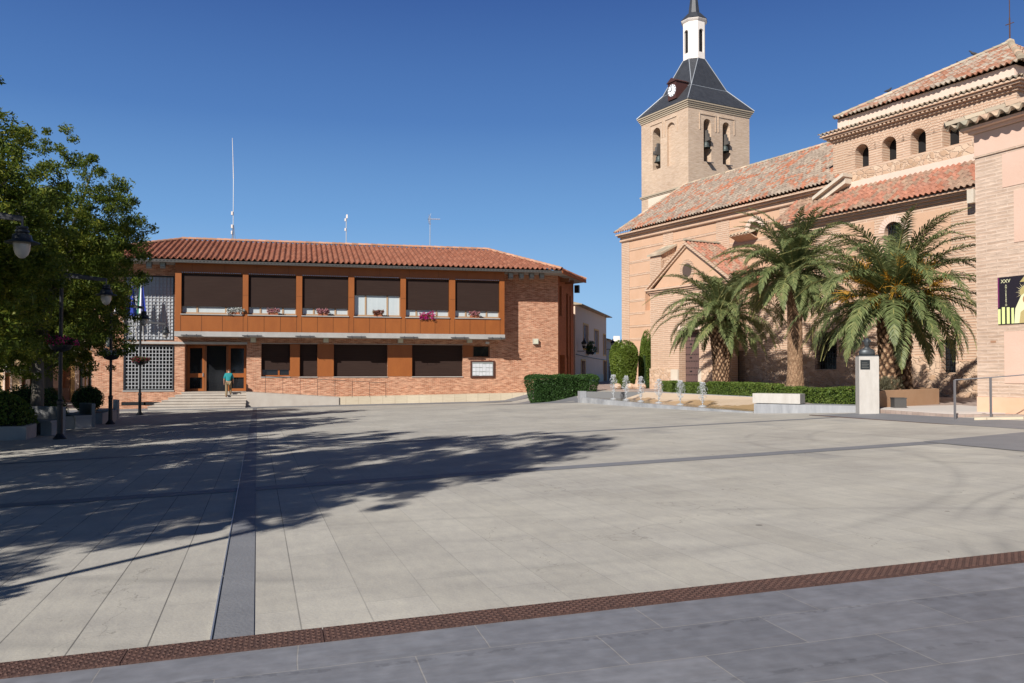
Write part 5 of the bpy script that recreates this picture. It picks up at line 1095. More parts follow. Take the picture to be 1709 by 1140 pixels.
for i, (px, yt, yb, lb) in enumerate(((1057, 627, 668, 'tall splashing water jet in front of the round clipped bush'), (1080, 629, 670, 'splashing water jet in front of the slim cypress'), (1105, 629, 671, 'smooth water jet at the left corner of the church porch'),
                                  (1133, 637, 677, 'water jet in front of the left edge of the church door'), (1163, 638, 679, 'water jet below the right side of the church door'), (1191, 640, 681, 'water jet nearest the palm with the short thick trunk'))): jet(px, yt, yb, i, lb)
mb = MB(); mb.prism([(12.36, 21.62), (13.0, 20.85), (14.35, 19.62), (14.9, 20.3), (13.7, 21.6), (13.0, 22.4)], -.4, .41); tag(mb.build('fountain_wall', M['grey_marble']), 'low grey marble wall at the right end of the fountain', 'wall')
a = Vector((12.33, 21.66, .43)); d = Vector((.66, -.75, 0)).normalized(); n_ = Vector((.75, .66, 0))
mb = MB(); mb.obox(a + d * .66 + n_ * .27 + Vector((0, 0, .135)), d * .66, n_ * .24, (0, 0, .135)); tag(mb.build('stone_bench', M['marble']), 'white marble block lying on the low grey fountain wall', 'stone block')
# bust on its pedestal
pp = site(1447, 22.0); pz = .285
ped = thing('bust_pedestal', 'tall white marble pedestal with a small dark plaque', 'pedestal', (pp.x, pp.y, pz), R(-24))
b = MB(); b.box(-.24, .24, -.22, .22, -.3, 1.42); bv = b.build('shaft', M['marble'], ped, frame='none')
b = MB(); b.box(-.21, .02, -.236, -.22, 1.09, 1.33)
pq = b.build('plaque', plain('dark plaque', (.02, .024, .025), .35), ped, frame='none')
b = MB(); [b.box(-.18, -.01 - (k % 2) * .03, -.239, -.236, 1.13 + k * .04, 1.142 + k * .04) for k in range(4)]; b.build('engraved_line', plain('engraved line', (.12, .12, .11), .5), pq, frame='none')
bust = thing('bust', 'dark bronze bust of a man on the white pedestal', 'bust', (pp.x, pp.y, pz + 1.42), R(-24))
b = MB(); b.lathe([(.205, .025), (.225, .08), (.215, .15), (.17, .205), (.10, .235), (.068, .26), (.064, .295), (.080, .325), (.090, .365), (.093, .41), (.088, .455), (.066, .495), (.03, .517), (.005, .52)], (0, 0, 0), 28)
def _bs(p):
    k = smooth(.30, .22, p.z) if False else (1 - smooth(.22, .30, p.z)); y = p.y * (.58 * k + 1.14 * (1 - k)); x = p.x * (1 - .10 * (1 - k)); f = max(0, 1 - abs(p.z - .395) / .035) * max(0, -p.y) * (abs(p.x) < .03)
    return Vector((x * .9, (y - .025 * (1 - k) - f * .35) * .9, p.z * .92))
b.xform(_bs); b.obox((.09, -.01, .40), (.012, 0, 0), (0, .02, 0), (0, 0, .03)); b.obox((-.09, -.01, .40), (.012, 0, 0), (0, .02, 0), (0, 0, .03)); b.obox((0, -.125, .39), (.012, 0, 0), (0, .018, 0), (0, .006, .022)); b.build('figure', M['bronze'], bust, frame='none', smooth=True)
b = MB(); b.box(-.24, .24, -.17, .17, .0, .03); b.build('base', M['bronze'], bust, frame='none')
# planter of the nearest palm, floodlight box, clipped hedges
def zl(px, depth): s_ = site(px, depth); return (s_.x, s_.y)
pc = [zl(1467, 22.9), zl(1567, 25.3), (20.0, 24.6), (16.6, 24.3)]
plt = thing('palm_planter', 'ochre rendered planter around the foot of the nearest palm', 'planter', ((pc[0][0] + pc[1][0]) / 2, (pc[0][1] + pc[1][1]) / 2, TZ_))
cen = Vector((sum(p[0] for p in pc) / 4, sum(p[1] for p in pc) / 4))
inn_ = [tuple(Vector(p).lerp(cen, .13)) for p in pc]
b = MB()
for i in range(4): j = (i + 1) % 4; b.prism([pc[i], pc[j], inn_[j], inn_[i]], TZ_ - .1, .80)
b.build('kerb', M['terracotta'], plt, frame='world'); b = MB(); b.prism(inn_, TZ_, .74); b.build('soil', M['soil'], plt, frame='world')
bp_ = site(1499, 22.6); b = MB(); b.obox((bp_.x, bp_.y, TZ_ + .13), (.145, -.05, 0), (.05, .145, 0), (0, 0, .13)); b.obox((bp_.x, bp_.y, TZ_ + .268), (.155, -.052, 0), (.052, .155, 0), (0, 0, .012))
tag(b.build('ground_light', plain('dark grey box', (.075, .07, .065), .6)), 'small dark grey box light in front of the ochre planter', 'light box')
for (pa, da, pb, db_, lb) in ((1112, 40.5, 1131, 38.6, 'short clipped hedge below the left edge of the church door'), (1135, 38.3, 1186, 34.8, 'clipped low hedge in front of the church door'), (1190, 34.6, 1301, 28.8, 'long clipped hedge behind the cascade under the palms'),
                         (1305, 28.5, 1356, 26.2, 'clipped low hedge behind the right end of the marble block'), (1361, 26.0, 1404, 24.5, 'clipped low hedge between the marble block and the pedestal'), (1410, 24.2, 1432, 23.5, 'end piece of the low hedge touching the white pedestal')):
    A, B = site(pa, da), site(pb, db_); c = (A + B) / 2; v = B - A
    hedge_box('low_hedge', lb, 'hedge', (c.x, c.y, TZ_), v.length / 2 - .05, .27, .50 + .05 * math.sin(pa), math.atan2(v.y, v.x), M['leaf_hedge'], .06, 1500, 'clipped hedge pieces along the church terrace', 0, (.02, .04, .01), .18)
A = zl(890, 43.6); B = zl(983, 44.8); c = ((A[0] + B[0]) / 2, (A[1] + B[1]) / 2)
hedge_box('laurel_hedge', 'big dark green clipped hedge at the right corner of the town hall', 'hedge', (c[0], c[1], -.42), 1.78, .75, 1.5, math.atan2(B[1] - A[1], B[0] - A[0]), M['leaf_dark'], .075, 1100, None, .22, (.008, .02, .006), .3, .05)
q = site(1041, 46.5); hedge_box('clipped_bush', 'bright green square clipped conifer at the far corner of the church', 'bush', (q.x, q.y, .40), .60, .60, 2.3, .4, M['leaf_cypress'], .11, 1500, None, .36, (.02, .035, .01), .62, .14)
q = site(1078, 47.5); hedge_box('slim_cypress', 'slim tall cypress between the clipped bush and the church porch', 'cypress', (q.x, q.y, .40), .35, .35, 2.85, .2, M['leaf_cypress'], .10, 1500, None, -.1, (.02, .035, .01), .95, .14)
b = MB()
for i, (px, dp) in enumerate(((1030, 46), (1052, 45.6), (1064, 45.4), (1071, 46))): q = site(px, dp); b.lathe([(.02, .0), (.22, .04), (.26, .15), (.18, .28), (.03, .33)], (q.x, q.y, .33), 7)
tag(b.build('bed_edging', M['rubble']), 'rough pale stones around the clipped bush and the cypress', 'stones')
for px, dp, sx2 in ((1305, 30.8, .5), (1340, 31, .55), (1218, 35.5, .7), (1480, 25.3, .35)):
    q = site(px, dp); rs = np.random.default_rng(px); C_ = np.stack([rs.normal(0, sx2 * .5, 60), rs.normal(0, .25, 60), rs.random(60) * .25 + .08], 1)
    r = thing('lavender_bush', 'grey green tuft at the foot of the %s' % {1305: 'middle palm, left side', 1340: 'middle palm, right side', 1218: 'left palm', 1480: 'nearest palm in the ochre planter'}[px], 'shrub', (q.x, q.y, TZ_ + (.4 if px == 1480 else .05)), 0, 'grey green tufts under the palms')
    V, F = leaf_cloud(C_, 26, .12, .11, .14, 1., -1.2, rs); npmesh('foliage', V, F, M['leaf_lav'], r)
# hand rail of the ramp
rl = thing('ramp_handrail', 'grey metal handrail with two posts at the foot of the pale wing', 'handrail', tuple(site(1593, 18.7)) [:2] + (.29,))
pts = [site(1593, 18.7), site(1653, 18.5), site(1716, 18.3), site(1785, 18.1)]; zt = [zat(634, 18.7), zat(630, 18.5), zat(625, 18.3), zat(620, 18.1)]
for i, p in enumerate(pts): b = MB(); b.obox((p.x, p.y, (zt[i] + .15) / 2), (.020, 0, 0), (0, .016, 0), (0, 0, (zt[i] - .15) / 2)); b.build('post', M['rail_metal'], rl, frame='world')
b = MB(); b.tube([Vector((p.x, p.y, z)) for p, z in zip(pts, zt)], .012, 8); b.build('rail', M['rail_metal'], rl, frame='world')
mb = MB(); A, B = site(1625, 18.3), site(1790, 17.9); mb.prism([(A.x, A.y), (B.x, B.y), (B.x + .1, B.y + .12), (A.x + .1, A.y + .12)], .1, lambda x, y: .33 + .03 * (x - A.x)); tag(mb.build('ramp_kerb', M['cream_stone']), 'low cream kerb under the metal handrail', 'kerb')

# ================================================================== PALMS
def frond(L, e0, bend, az, rs, n=40, lw=.34, twist=0.):
    """one feather frond: rachis curve and two rows of leaflets; returns leaflet V,F and rachis points"""
    T = np.linspace(0, 1, 16); ang = e0 - bend * T ** 1.35; dr = L / 15
    x = np.concatenate([[0], np.cumsum(np.cos(ang[:-1]) * dr)]); z = np.concatenate([[0], np.cumsum(np.sin(ang[:-1]) * dr)])
    ca, sa = math.cos(az), math.sin(az); sway = rs.normal(0, .06) * L
    R_ = np.stack([x, sway * T ** 2, z], 1); V = []; F = []
    for side in (-1, 1):
        for k in range(n):
            t = .10 + .90 * (k + .5) / n; i = min(14, int(t * 15)); f = t * 15 - i; p = R_[i] * (1 - f) + R_[i + 1] * f
            tan = R_[i + 1] - R_[i]; tan /= np.linalg.norm(tan); lat = np.array([0, side, 0.]); nor = np.cross(tan, [0, 1, 0]); nor = nor if nor[2] > 0 else -nor
            l = lw * (math.sin(math.pi * min(1, .12 + t * .92)) ** .6) * (1 - .25 * t) * rs.uniform(.85, 1.1); fw = .45 + .55 * t
            d = tan * (fw + rs.normal(0, .12)) + lat * (1 - .35 * t) + nor * (.34 - .55 * rs.random()); d /= np.linalg.norm(d); m = p + d * l * .55; e = m + (d + np.array([0, 0, -.62])) / np.linalg.norm(d + np.array([0, 0, -.62])) * l * .45
            wv = np.cross(d, nor); wv /= max(1e-6, np.linalg.norm(wv)); wv = wv * .0160 * (l / .34) ** .4; o = len(V); V += [p - wv * .6, p + wv * .6, m + wv, m - wv, e]; F += [(o, o + 1, o + 2, o + 3), (o + 3, o + 2, o + 4, o + 4)]
    V = np.array(V); rot = np.array([[ca, -sa, 0], [sa, ca, 0], [0, 0, 1]])
    return V @ rot.T, F, R_ @ rot.T
def palm(px, depth, zc, zb, rad, L, nf, seed, label, fruit=False, lean=0., grey=False, dead=0):
    rs = np.random.default_rng(seed); p = site(px, depth); root = thing('palm_tree', label, 'palm', (p.x, p.y, zb), rs.uniform(0, 6), 'date palms in front of the church')
    h = zc - zb; t = MB(); NU, NV = 78, int(h / .026); vs = []; bk = []
    for j in range(NV + 1):
        z = h * j / NV; k = j / NV; flr = .42 * smooth(.35, 1., k) if seed == 3 else 0
        prof = (1.22 - .30 * smooth(0, .18, k) + .06 * smooth(.5, .85, k) + .12 * smooth(.80, 1., k)) if not grey else (1.15 - .25 * smooth(0, .3, k) + .10 * smooth(.75, 1, k))
        for i in range(NU):
            a = 2 * math.pi * i / NU
            # lattice of cut leaf bases
            u, v = a * 13 / (2 * math.pi) + .16 * math.sin(z * 7 + 2 * math.sin(a * 3)) , z / .155 + .22 * math.sin(a * 4 + z * 3) + .12 * math.sin(a * 9 - z * 8); f = abs(math.sin(math.pi * (u + v * .5))) * abs(math.sin(math.pi * (u - v * .5)))
            dmd = f ** .6 * (.075 if not grey else .028) * (1 if k > .04 else .4); bk.append(min(1, f ** .8 * rs.uniform(.55, 1.2)) if not grey else .42 + .25 * f * rs.uniform(.3, 1.2) + .2 * rs.random() - .3 * smooth(.55, 1, k)); dmd += rs.normal(0, .004)
            r = rad * (prof + flr) + dmd * (rad / .45); vs.append((r * math.cos(a), r * math.sin(a), z - .1))
    t.add(vs, [(j * NU + i, j * NU + (i + 1) % NU, (j + 1) * NU + (i + 1) % NU, (j + 1) * NU + i) for j in range(NV) for i in range(NU)] + [tuple(range(NV * NU, NV * NU + NU))])
    tk = t.build('trunk', M['palm_trunk'], root, frame='none'); at = tk.data.attributes.new('bark', 'FLOAT', 'POINT'); at.data.foreach_set('value', bk)
    s = MB()                                             # stubs of cut fronds under the crown
    for k in range(40):
        a = k * 2.4; z = h - .45 + .5 * k / 40; r = rad * 1.1; s.tube([(r * .8 * math.cos(a), r * .8 * math.sin(a), z), (r * 1.28 * math.cos(a), r * 1.28 * math.sin(a), z + .16)], [.05, .03], 5)
    s.build('frond_stubs', M['palm_bark'], root, frame='none')
    VV = []; FF = []; o = 0; rc = MB()
    for k in range(nf):
        q = (k + .5) / nf; e0 = R(86 - 108 * q ** .85) + rs.normal(0, .09); az = k * 2.39996 + rs.normal(0, .12); l = L * (.72 + .30 * math.sin(math.pi * min(1, .25 + q * .8))) * rs.uniform(.9, 1.08)
        bend = R(62 + 46 * math.sin(math.pi * min(1, .2 + q * .8))) * rs.uniform(.8, 1.15)
        V, F, Rr = frond(l, e0, bend, az, rs, 84, .150 * L)
        base = np.array([.16 * math.cos(az), .16 * math.sin(az), h + .10 - .28 * q]); V = V + base; VV.append(V); FF += [tuple(i + o for i in f) for f in F]; o += len(V)
        rc.tube([tuple(x + base) for x in Rr[::3]], [.024 * (1 - i / 6) + .005 for i in range(6)], 5)
    V = np.concatenate(VV); me = bpy.data.meshes.new('crown'); F = np.array(FF)
    quads = F; tri = F[:, 2] == F[:, 3]
    fl = [tuple(f) if not t_ else (f[0], f[1], f[2]) for f, t_ in zip(FF, tri)]
    c = MB(); c.v = [tuple(x) for x in V]; c.f = fl; c.build('crown', M['leaf_palm'], root, frame='none')
    rc.build('midribs', M['rachis'], root, frame='none')
    if fruit:
        b = MB()
        for k in range(26):
            a = k * 2.4 + 1; e = R(66 - 4 * k); st = Vector((.2 * math.cos(a), .2 * math.sin(a), h + .12)); dirv = Vector((math.cos(a) * math.cos(e), math.sin(a) * math.cos(e), math.sin(e)))
            en = st + dirv * rs.uniform(.45, 1.0); b.tube([st, en], [.022, .015], 5)
            for q in range(40):
                v = dirv * rs.uniform(.15, .5) + Vector(rs.normal(0, .17, 3)); en2 = en + v; mid = en + v * .5 + Vector((0, 0, .03)); b.tube([en + dirv * rs.uniform(-.2, 0), mid, en2 + Vector((0, 0, -.10 * rs.random()))], [.009, .008, .005], 4, False)
        b.build('fruit_stalks', M['fruit'], root, frame='none')
    if dead:
        VV = []; FF = []; o = 0
        for k in range(dead):
            V, F, Rr = frond(L * .8, R(-15 - 12 * k), R(60), rs.uniform(0, 6.28), rs, 26, .11 * L); V = V + np.array([0, 0, h - .1]); VV.append(V); FF += [tuple(i + o for i in f) for f in F]; o += len(V)
        c = MB(); c.v = [tuple(x) for x in np.concatenate(VV)]; c.f = [f if f[2] != f[3] else f[:3] for f in FF]; c.build('dry_fronds', M['dead_frond'], root, frame='none')
    return root
palm(1203, 37.0, 3.75, .45, .34, 3.5, 64, 3, 'palm in front of the church porch with the thick trunk flaring upwards')
palm(1327, 31.5, 4.95, .45, .285, 3.3, 78, 8, 'tallest palm, slim grey trunk, standing between the other two palms', grey=True, dead=3)
palm(1493, 26.0, 3.55, .62, .45, 3.75, 76, 5, 'nearest palm, in the ochre planter, with orange fruit stalks in its crown', fruit=True)

# ================================================================== SQUARE FURNITURE ON THE LEFT: lamps, trees, planters, benches
def lamp(label, x, y, yaw=0.0, L=1.13, box=False):
    root = thing('street_lamp', label, 'street lamp', (x, y, gz(x, y)), yaw, 'black lantern posts along the left of the square')
    b = MB(); b.lathe([(.17, -.05), (.17, .03), (.11, .10), (.075, .16), (.072, .95), (.085, .98), (.085, 1.06), (.052, 1.10), (.050, 4.62), (.055, 4.66), (.02, 4.68)], (0, 0, 0), 16); b.build('post', M['black_metal'], root, frame='none', smooth=False)
    b = MB(); b.extr([(.04, -.022, 4.50), (L, -.022, 4.40), (L, -.022, 4.47), (.04, -.022, 4.62)], (0, .006, 0)); b.extr([(.04, .016, 4.50), (L, .016, 4.40), (L, .016, 4.47), (.04, .016, 4.62)], (0, .006, 0))
    b.tube([(.03, 0, 4.62), (L, 0, 4.47)], .016, 6); b.tube([(.03, 0, 4.50), (L, 0, 4.40)], .014, 6); b.tube([(L, 0, 4.48), (L, 0, 4.28)], .02, 8)
    b.build('arm', M['grey_metal'], root, frame='none')
    b = MB(); b.lathe([(.03, 4.31), (.09, 4.30), (.10, 4.27), (.085, 4.25), (.11, 4.23), (.115, 4.20), (.09, 4.18), (.15, 4.15), (.16, 4.09), (.17, 4.06), (.275, 4.02), (.28, 4.005), (.26, 4.0), (.15, 4.02), (.14, 4.05)], (L, 0, 0), 28); s = b.build('lantern', plain('dark grey lantern', (.022, .026, .030), .4), root, frame='none')
    b = MB(); b.lathe([(.135, 4.02), (.14, 3.98), (.13, 3.88), (.10, 3.80), (.05, 3.745), (.01, 3.735)], (L, 0, 0), 24); b.build('globe', M['lamp_glass'], s, frame='none', smooth=True)
    if box: b = MB(); b.box(-.16, -.052, -.07, .07, 2.95, 3.28); b.build('junction_box', plain('pale box', (.55, .58, .50), .5), root, frame='none')
    return root
lamps = [(-5.1, 3.3, R(94), .8, 'nearest lamp post, by the camera, its shadow crossing the foreground', False), (-5.92, 16.6, R(-1), 1.13, 'lamp whose lantern hangs at the left edge of the sky', False),
         (-6.48, 25.9, R(-3), 1.16, 'lamp post in front of the left tree, with pink flower basket', False), (-7.02, 35.0, R(-3), 1.16, 'lamp post in front of the hall corner, white flower basket and pale box', True), (-7.64, 44.67, R(-3), 1.16, 'farthest lamp post, in front of the glass block windows', False)]
for x, y, a, L, lb, bx in lamps: lamp(lb, x, y, a, L, bx)
petal_pink = leafmat('pink petals', (.42, .02, .10), (.50, .03, .16), (.55, .10, .24), .3); petal_white = leafmat('white petals', (.50, .52, .50), (.62, .62, .60), (.70, .68, .66), .3); petal_mag = leafmat('magenta petals', (.48, .01, .16), (.60, .02, .24), (.66, .06, .32), .3); petal_red = leafmat('dark red petals', (.16, .01, .03), (.26, .015, .05), (.34, .03, .08), .3)
def basket(label, x, y, z, petal, r=.36):
    rs = np.random.default_rng(int(y * 10)); root = thing('flower_basket', label, 'flower basket', (x, y, z), 0, 'flower baskets hung round the lamp posts')
    b = MB(); b.lathe([(.06, -.16), (.24, -.10), (.30, .0), (.31, .03), (.27, .03), (.055, .0)], (0, 0, 0), 16); b.build('bowl', M['black_metal'], root, frame='none')
    a = rs.random(70) * 6.283; rr_ = .12 + .28 * rs.random(70); C_ = np.stack([rr_ * np.cos(a), rr_ * np.sin(a), .08 - .30 * np.maximum(0, rr_ - .26) + .14 * rs.random(70)], 1)
    V, F = leaf_cloud(C_, 14, .09, .075, .6, .5, .2, rs); npmesh('foliage', V, F, M['leaf_dark'], root)
    V, F = leaf_cloud(C_ * 1.04, 9, .085, .06, .9, .8, 0, rs); npmesh('blooms', V, F, petal, root)
for (x, y, *_r), pt, lb in zip(lamps, (petal_red, petal_pink, petal_pink, petal_white, petal_red), ('flower basket on the lamp post beside the camera', 'flower basket on the post at the left edge', 'pink flower basket on the lamp post before the left tree', 'white and green flower basket below the pale box on its post', 'dark red flower basket on the post before the lattice window')):
    basket(lb, x, y, gz(x, y) + 2.58, pt)
def tree(label, x, y, H, rad, seed, n_cl=1100, per=130, mesh=None, cz=.55):
    rs = np.random.default_rng(seed); root = thing('ash_tree', label, 'tree', (x, y, gz(x, y)), 0, 'leafy trees in a row along the left of the square')
    zc = H * cz; rz_ = H - zc
    C_ = []
    lob = [(rs.uniform(0, 6.28), rs.uniform(-.95, .8), rs.uniform(.32, .48)) for _ in range(19)]
    while len(C_) < n_cl:
        a, e, s_ = lob[rs.integers(len(lob))]
        if rs.random() < .30: v = rs.normal(0, 1, 3); v /= np.linalg.norm(v); v *= rs.random() ** .4 * .92
        else: c = np.array([math.cos(a) * math.cos(e), math.sin(a) * math.cos(e), math.sin(e)]) * .66; d = rs.normal(0, 1, 3); d /= np.linalg.norm(d); v = c + d * s_ * rs.random() ** .35
        low = v[2] < 0; k = 1.0 if not low else .72
        C_.append((v[0] * rad * (1.0 if v[2] < .2 else 1 - .12 * v[2]), v[1] * rad, zc + v[2] * rz_ * (1 if not low else .95)))
    C_ = np.array(C_)
    V, F = leaf_cloud(C_, per, .17 + .20 * rs.random(len(C_)) * rad / 3.2, .108, .36, .5, .35, rs, .75); npmesh('crown', V, F, M['leaf_tree'], root)
    b = MB(); r0 = .20 if rad < 4 else .24; hb_ = 2.5
    b.tube([(0, 0, -.2), (.02, 0, .3), (.05, .03, 1.3), (.04, .02, hb_)], [r0 * 1.35, r0 * 1.05, r0 * .92, r0 * .85], 12)
    for k in range(7):
        a = k * .9 + rs.uniform(0, .5); rr_ = rad * rs.uniform(.35, .7); top = zc + rz_ * rs.uniform(-.1, .65); mid = (rr_ * .42 * math.cos(a), rr_ * .42 * math.sin(a), hb_ + (top - hb_) * .5); end = (rr_ * math.cos(a), rr_ * math.sin(a), top)
        b.tube([(.04, .02, hb_ - .25), mid, end], [r0 * .6, r0 * .36, .03], 8)
        for j in range(4):
            q = C_[rs.integers(len(C_))]; b.tube([mid, ((mid[0] + q[0]) / 2, (mid[1] + q[1]) / 2, (mid[2] + q[2]) / 2 + .2), tuple(q)], [.05, .03, .012], 5)
    b.build('trunk', M['bark'], root, frame='none', smooth=True)
    return root
tA = tree('tree whose leaning trunk stands behind the bushes, left of the first lamp post', -8.35, 30.5, 10.7, 3.45, 21)
tB = tree('farther tree with a pale trunk, reaching to the town hall roof', -9.75, 37.0, 8.9, 3.35, 33, 950)
tC = dup(tA, (-8.9, 21.0, gz(-8.9, 21.0)), 2.1, 'near tree filling the left edge of the picture under the sky', (1.15, 1.15, .93))
tD = dup(tA, (-9.0, 11.6, gz(-9, 11.6)), 4.0, 'tree beyond the left edge shading the middle of the square', (1.05, 1.05, .98))
tE = dup(tB, (-8.1, 4.3, gz(-8.1, 4.3)), 1.1, 'tree left of the camera whose shadow reaches farthest over the paving', (1.0, 1.0, 1.5))
tF = dup(tB, (-13.6, 33.0, gz(-13, 33)), 3.3, 'tree of the back row, dark behind the first tree', (1.05, 1.05, 1.05))
for x, y, a, k, lb in ((-17.5, 54, 1.9, 1.05, 'tree in front of the tan house with the shop sign'), (-21, 60, 5.0, 1.0, 'farthest tree at the left, hidden by the others'), (-15, 20.5, 2.6, 1.1, 'back row tree left of the picture, shading the pale planter'), (-15.5, 28.5, 4.4, 1.1, 'back row tree left of the picture, shading the benches'), (-16, 37, .2, 1.0, 'back row tree at the left, shading the round bush')):
    dup(tB, (x, y, -.85), a, lb, (k, k, k))
# concrete planters and benches
def cbox(name, label, cat, x, y, hx, hy, h, yaw=0., z0=None):
    z = gz(x, y) if z0 is None else z0; root = thing(name, label, cat, (x, y, z), yaw); return root
def planter(label, x, y, hx, hy, h, yaw):
    root = cbox('concrete_planter', label, 'planter', x, y, hx, hy, h, yaw); t = .12; b = MB()
    for a in ((-hx, hx, -hy, -hy + t), (-hx, hx, hy - t, hy), (-hx, -hx + t, -hy + t, hy - t), (hx - t, hx, -hy + t, hy - t)): b.box(a[0], a[1], a[2], a[3], -.3, h)
    b.build('walls', M['concrete_dark'], root, frame='none'); b = MB(); b.box(-hx + t, hx - t, -hy + t, hy - t, 0, h - .06); b.build('soil', M['soil'], root, frame='none'); return root
def bench(label, x, y, yaw, L=1.9):
    root = cbox('concrete_bench', label, 'bench', x, y, 1, 1, 1, yaw); root['group'] = 'curved concrete benches by the planters'
    b = MB()
    for k in range(2): xx = (-1 if k == 0 else 1) * (L / 2 - .2); b = MB(); b.box(xx - .2, xx + .2, -.26, .26, -.1, .40); b.build('block', M['concrete_dark'], root, frame='none')
    b = MB(); b.box(-L / 2, L / 2, -.30, .28, .403, .47); b.build('seat', M['concrete_dark'], root, frame='none')
    b = MB(); N = 12; pts = [(L / 2 * math.sin(R(-62 + 124 * i / N)), .30 + .22 * math.cos(R(-62 + 124 * i / N))) for i in range(N + 1)]; inn = [(x * .93, y - .10) for x, y in pts]
    for i in range(N): b.prism([pts[i], pts[i + 1], inn[i + 1], inn[i]], -.1, .86)
    b.build('backrest', M['concrete_dark'], root, frame='none')
q = site(20, 24.6); planter('long pale concrete planter at the left edge under the light green hedge', q.x - 1.2, q.y - .2, 1.75, .7, .44, R(5))
q = site(150, 33.5); planter('concrete planter with the dark round bush near the hall', q.x, q.y + .6, .62, 1.6, .46, R(2))
q = site(70, 29.5); planter('concrete planter with the dark mound of box behind the bench', q.x - .3, q.y + 1.2, 1.4, 1.5, .5, R(2))
q = site(64, 26.2); bench('concrete bench with dark curved back, left of the first lamp post', q.x, q.y, R(-28), 1.5)
q = site(128, 30.2); bench('concrete bench right of the first lamp post', q.x, q.y, R(-60), 1.6)
q = site(178, 37.5); bench('farthest concrete bench, by the foot of the second lamp post', q.x, q.y, R(-75), 1.5)
def mound(name, label, cat, px, depth, zb, r, h, leaf, size=.07, n=2600, core=(.006, .016, .005), yb=0.):
    p = site(px, depth); root = thing(name, label, cat, (p.x, p.y, zb), 0); rs = np.random.default_rng(int(abs(px) * 3 + depth)); v = rs.normal(0, 1, (n, 3)); v /= np.linalg.norm(v, axis=1)[:, None]; v[:, 2] = np.abs(v[:, 2]) * (1) if yb == 0 else v[:, 2]
    v *= (1 - .12 * rs.random((n, 1)) ** 2); w_ = 1 + .05 * np.sin(v[:, 0:1] * 7 + 1) * np.sin(v[:, 1:2] * 6)
    C_ = np.stack([v[:, 0] * r, v[:, 1] * r, (v[:, 2] * h if yb == 0 else h / 2 + v[:, 2] * h / 2)], 1) * w_; V, F = leaf_cloud(C_, 1, .03, size, .5, .5, 0, rs); npmesh('foliage', V, F, leaf, root)
    b = MB(); N = 10; prof = [(r * .88 * math.cos(R(90 * i / N)), h * .88 * math.sin(R(90 * i / N))) for i in range(N)] if yb == 0 else [(max(.02, r * .88 * math.sin(math.pi * i / N)), h / 2 - h * .44 * math.cos(math.pi * i / N)) for i in range(N + 1)]
    b.lathe(prof, (0, 0, 0), 16); b.build('dark_core', plain('bush stems', core, .9), root, frame='none', smooth=True); return root  # dark filler body added to close the gaps between bush leaves
mound('round_bush', 'dark ball shaped bush in front of the brick corner of the hall', 'bush', 147, 34.0, -.33, .58, 1.05, M['leaf_dark'], .06, 3600, yb=1)
mound('box_mound', 'dark rounded bush under the leaning trunk', 'bush', 48, 29.5, -.30, 1.15, 1.15, M['leaf_dark'], .07, 4200)
mound('box_mound', 'small dark rounded bush between the two trunks', 'bush', 82, 31, -.30, .62, 1.0, M['leaf_dark'], .06, 2400)
mound('light_shrub', 'light green shrub growing out of the pale planter at the left edge', 'shrub', 6, 25, -.22, .85, .9, M['leaf_hedge'], .09, 3600, (.015, .03, .01))
mound('light_shrub', 'taller light green shrub partly cut by the left edge', 'shrub', -28, 26, -.22, .8, 1.35, M['leaf_hedge'], .09, 3000, (.015, .03, .01))

# ================================================================== HOUSES BEHIND
def house(label, cat, x0, x1, y, zb, h, m, openings, roofm=None, depth=8, base=None, trim=None):
    root = thing('house', label, cat, ((x0 + x1) / 2, y, zb), 0); b = MB()
    wall(b, (0, y, 0), (1, 0, 0), (0, -1, 0), x0, x1, zb - 1, zb + h, [(a, c, d, e, False, .2) for a, c, d, e, *_ in openings]); b.quad((x0, y, zb - 1), (x0, y + depth, zb - 1), (x0, y + depth, zb + h), (x0, y, zb + h)); b.quad((x1, y, zb - 1), (x1, y + depth, zb - 1), (x1, y + depth, zb + h), (x1, y, zb + h)); b.build('wall', m, root, frame='world')
    for a, c, d, e, kind in openings:
        q = MB(); q.box(a - .01, c + .01, y + .2, y + .24, d - .01, e + .01); o = q.build('door' if kind == 'd' else 'window', M['wood_dark'] if kind == 'd' else M['dark_glass'], root, frame='world')
        f = MB(); t = .12
        for g in ((a - t, a, d, e + t), (c, c + t, d, e + t), (a, c, e, e + t)): f.box(g[0], g[1], y - .03, y - .002, g[2], g[3])
        f.build('frame', trim or M['pale_plaster'], o, frame='world')
        if kind == 'b':
            k = MB(); k.box(a - .3, c + .3, y - .55, y - .035, d - .15, d); ba = k.build('balcony', M['concrete'], root, frame='world'); k = MB(); n = 13
            for i in range(n + 1): x = a - .28 + (c - a + .56) * i / n; k.box(x - .012, x + .012, y - .53, y - .506, d, d + .95)
            k.box(a - .3, c + .3, y - .54, y - .50, d + .95, d + .99); k.build('balustrade', M['black_metal'], ba, frame='world')
    if base: q = MB(); q.box(x0 + .02, x1 - .02, y - .02, y - .001, zb - .9, zb + .95); q.build('dado', base, root, frame='world')
    q = MB(); q.extr([(x0 - .1, y - .45, zb + h), (x0 - .1, y + depth, zb + h), (x0 - .1, y + depth / 2, zb + h + 1.3)], (x1 - x0 + .2, 0, 0)); q.build('roof', roofm or M['hall_tile'], root, frame='world')
    return root
HYL = 66.0; hz = -.85
hx = lambda px: onY(px, 640, HYL)[0]
ochre, pinkw, tanw = mat('ochre wall', (.46, .27, .10), .9, (.52, .32, .14), 1, .6), mat('faded pink wall', (.42, .25, .17), .9, (.50, .32, .22), 1, .6), mat('tan wall', (.46, .32, .18), .9, (.52, .37, .22), 1, .6)
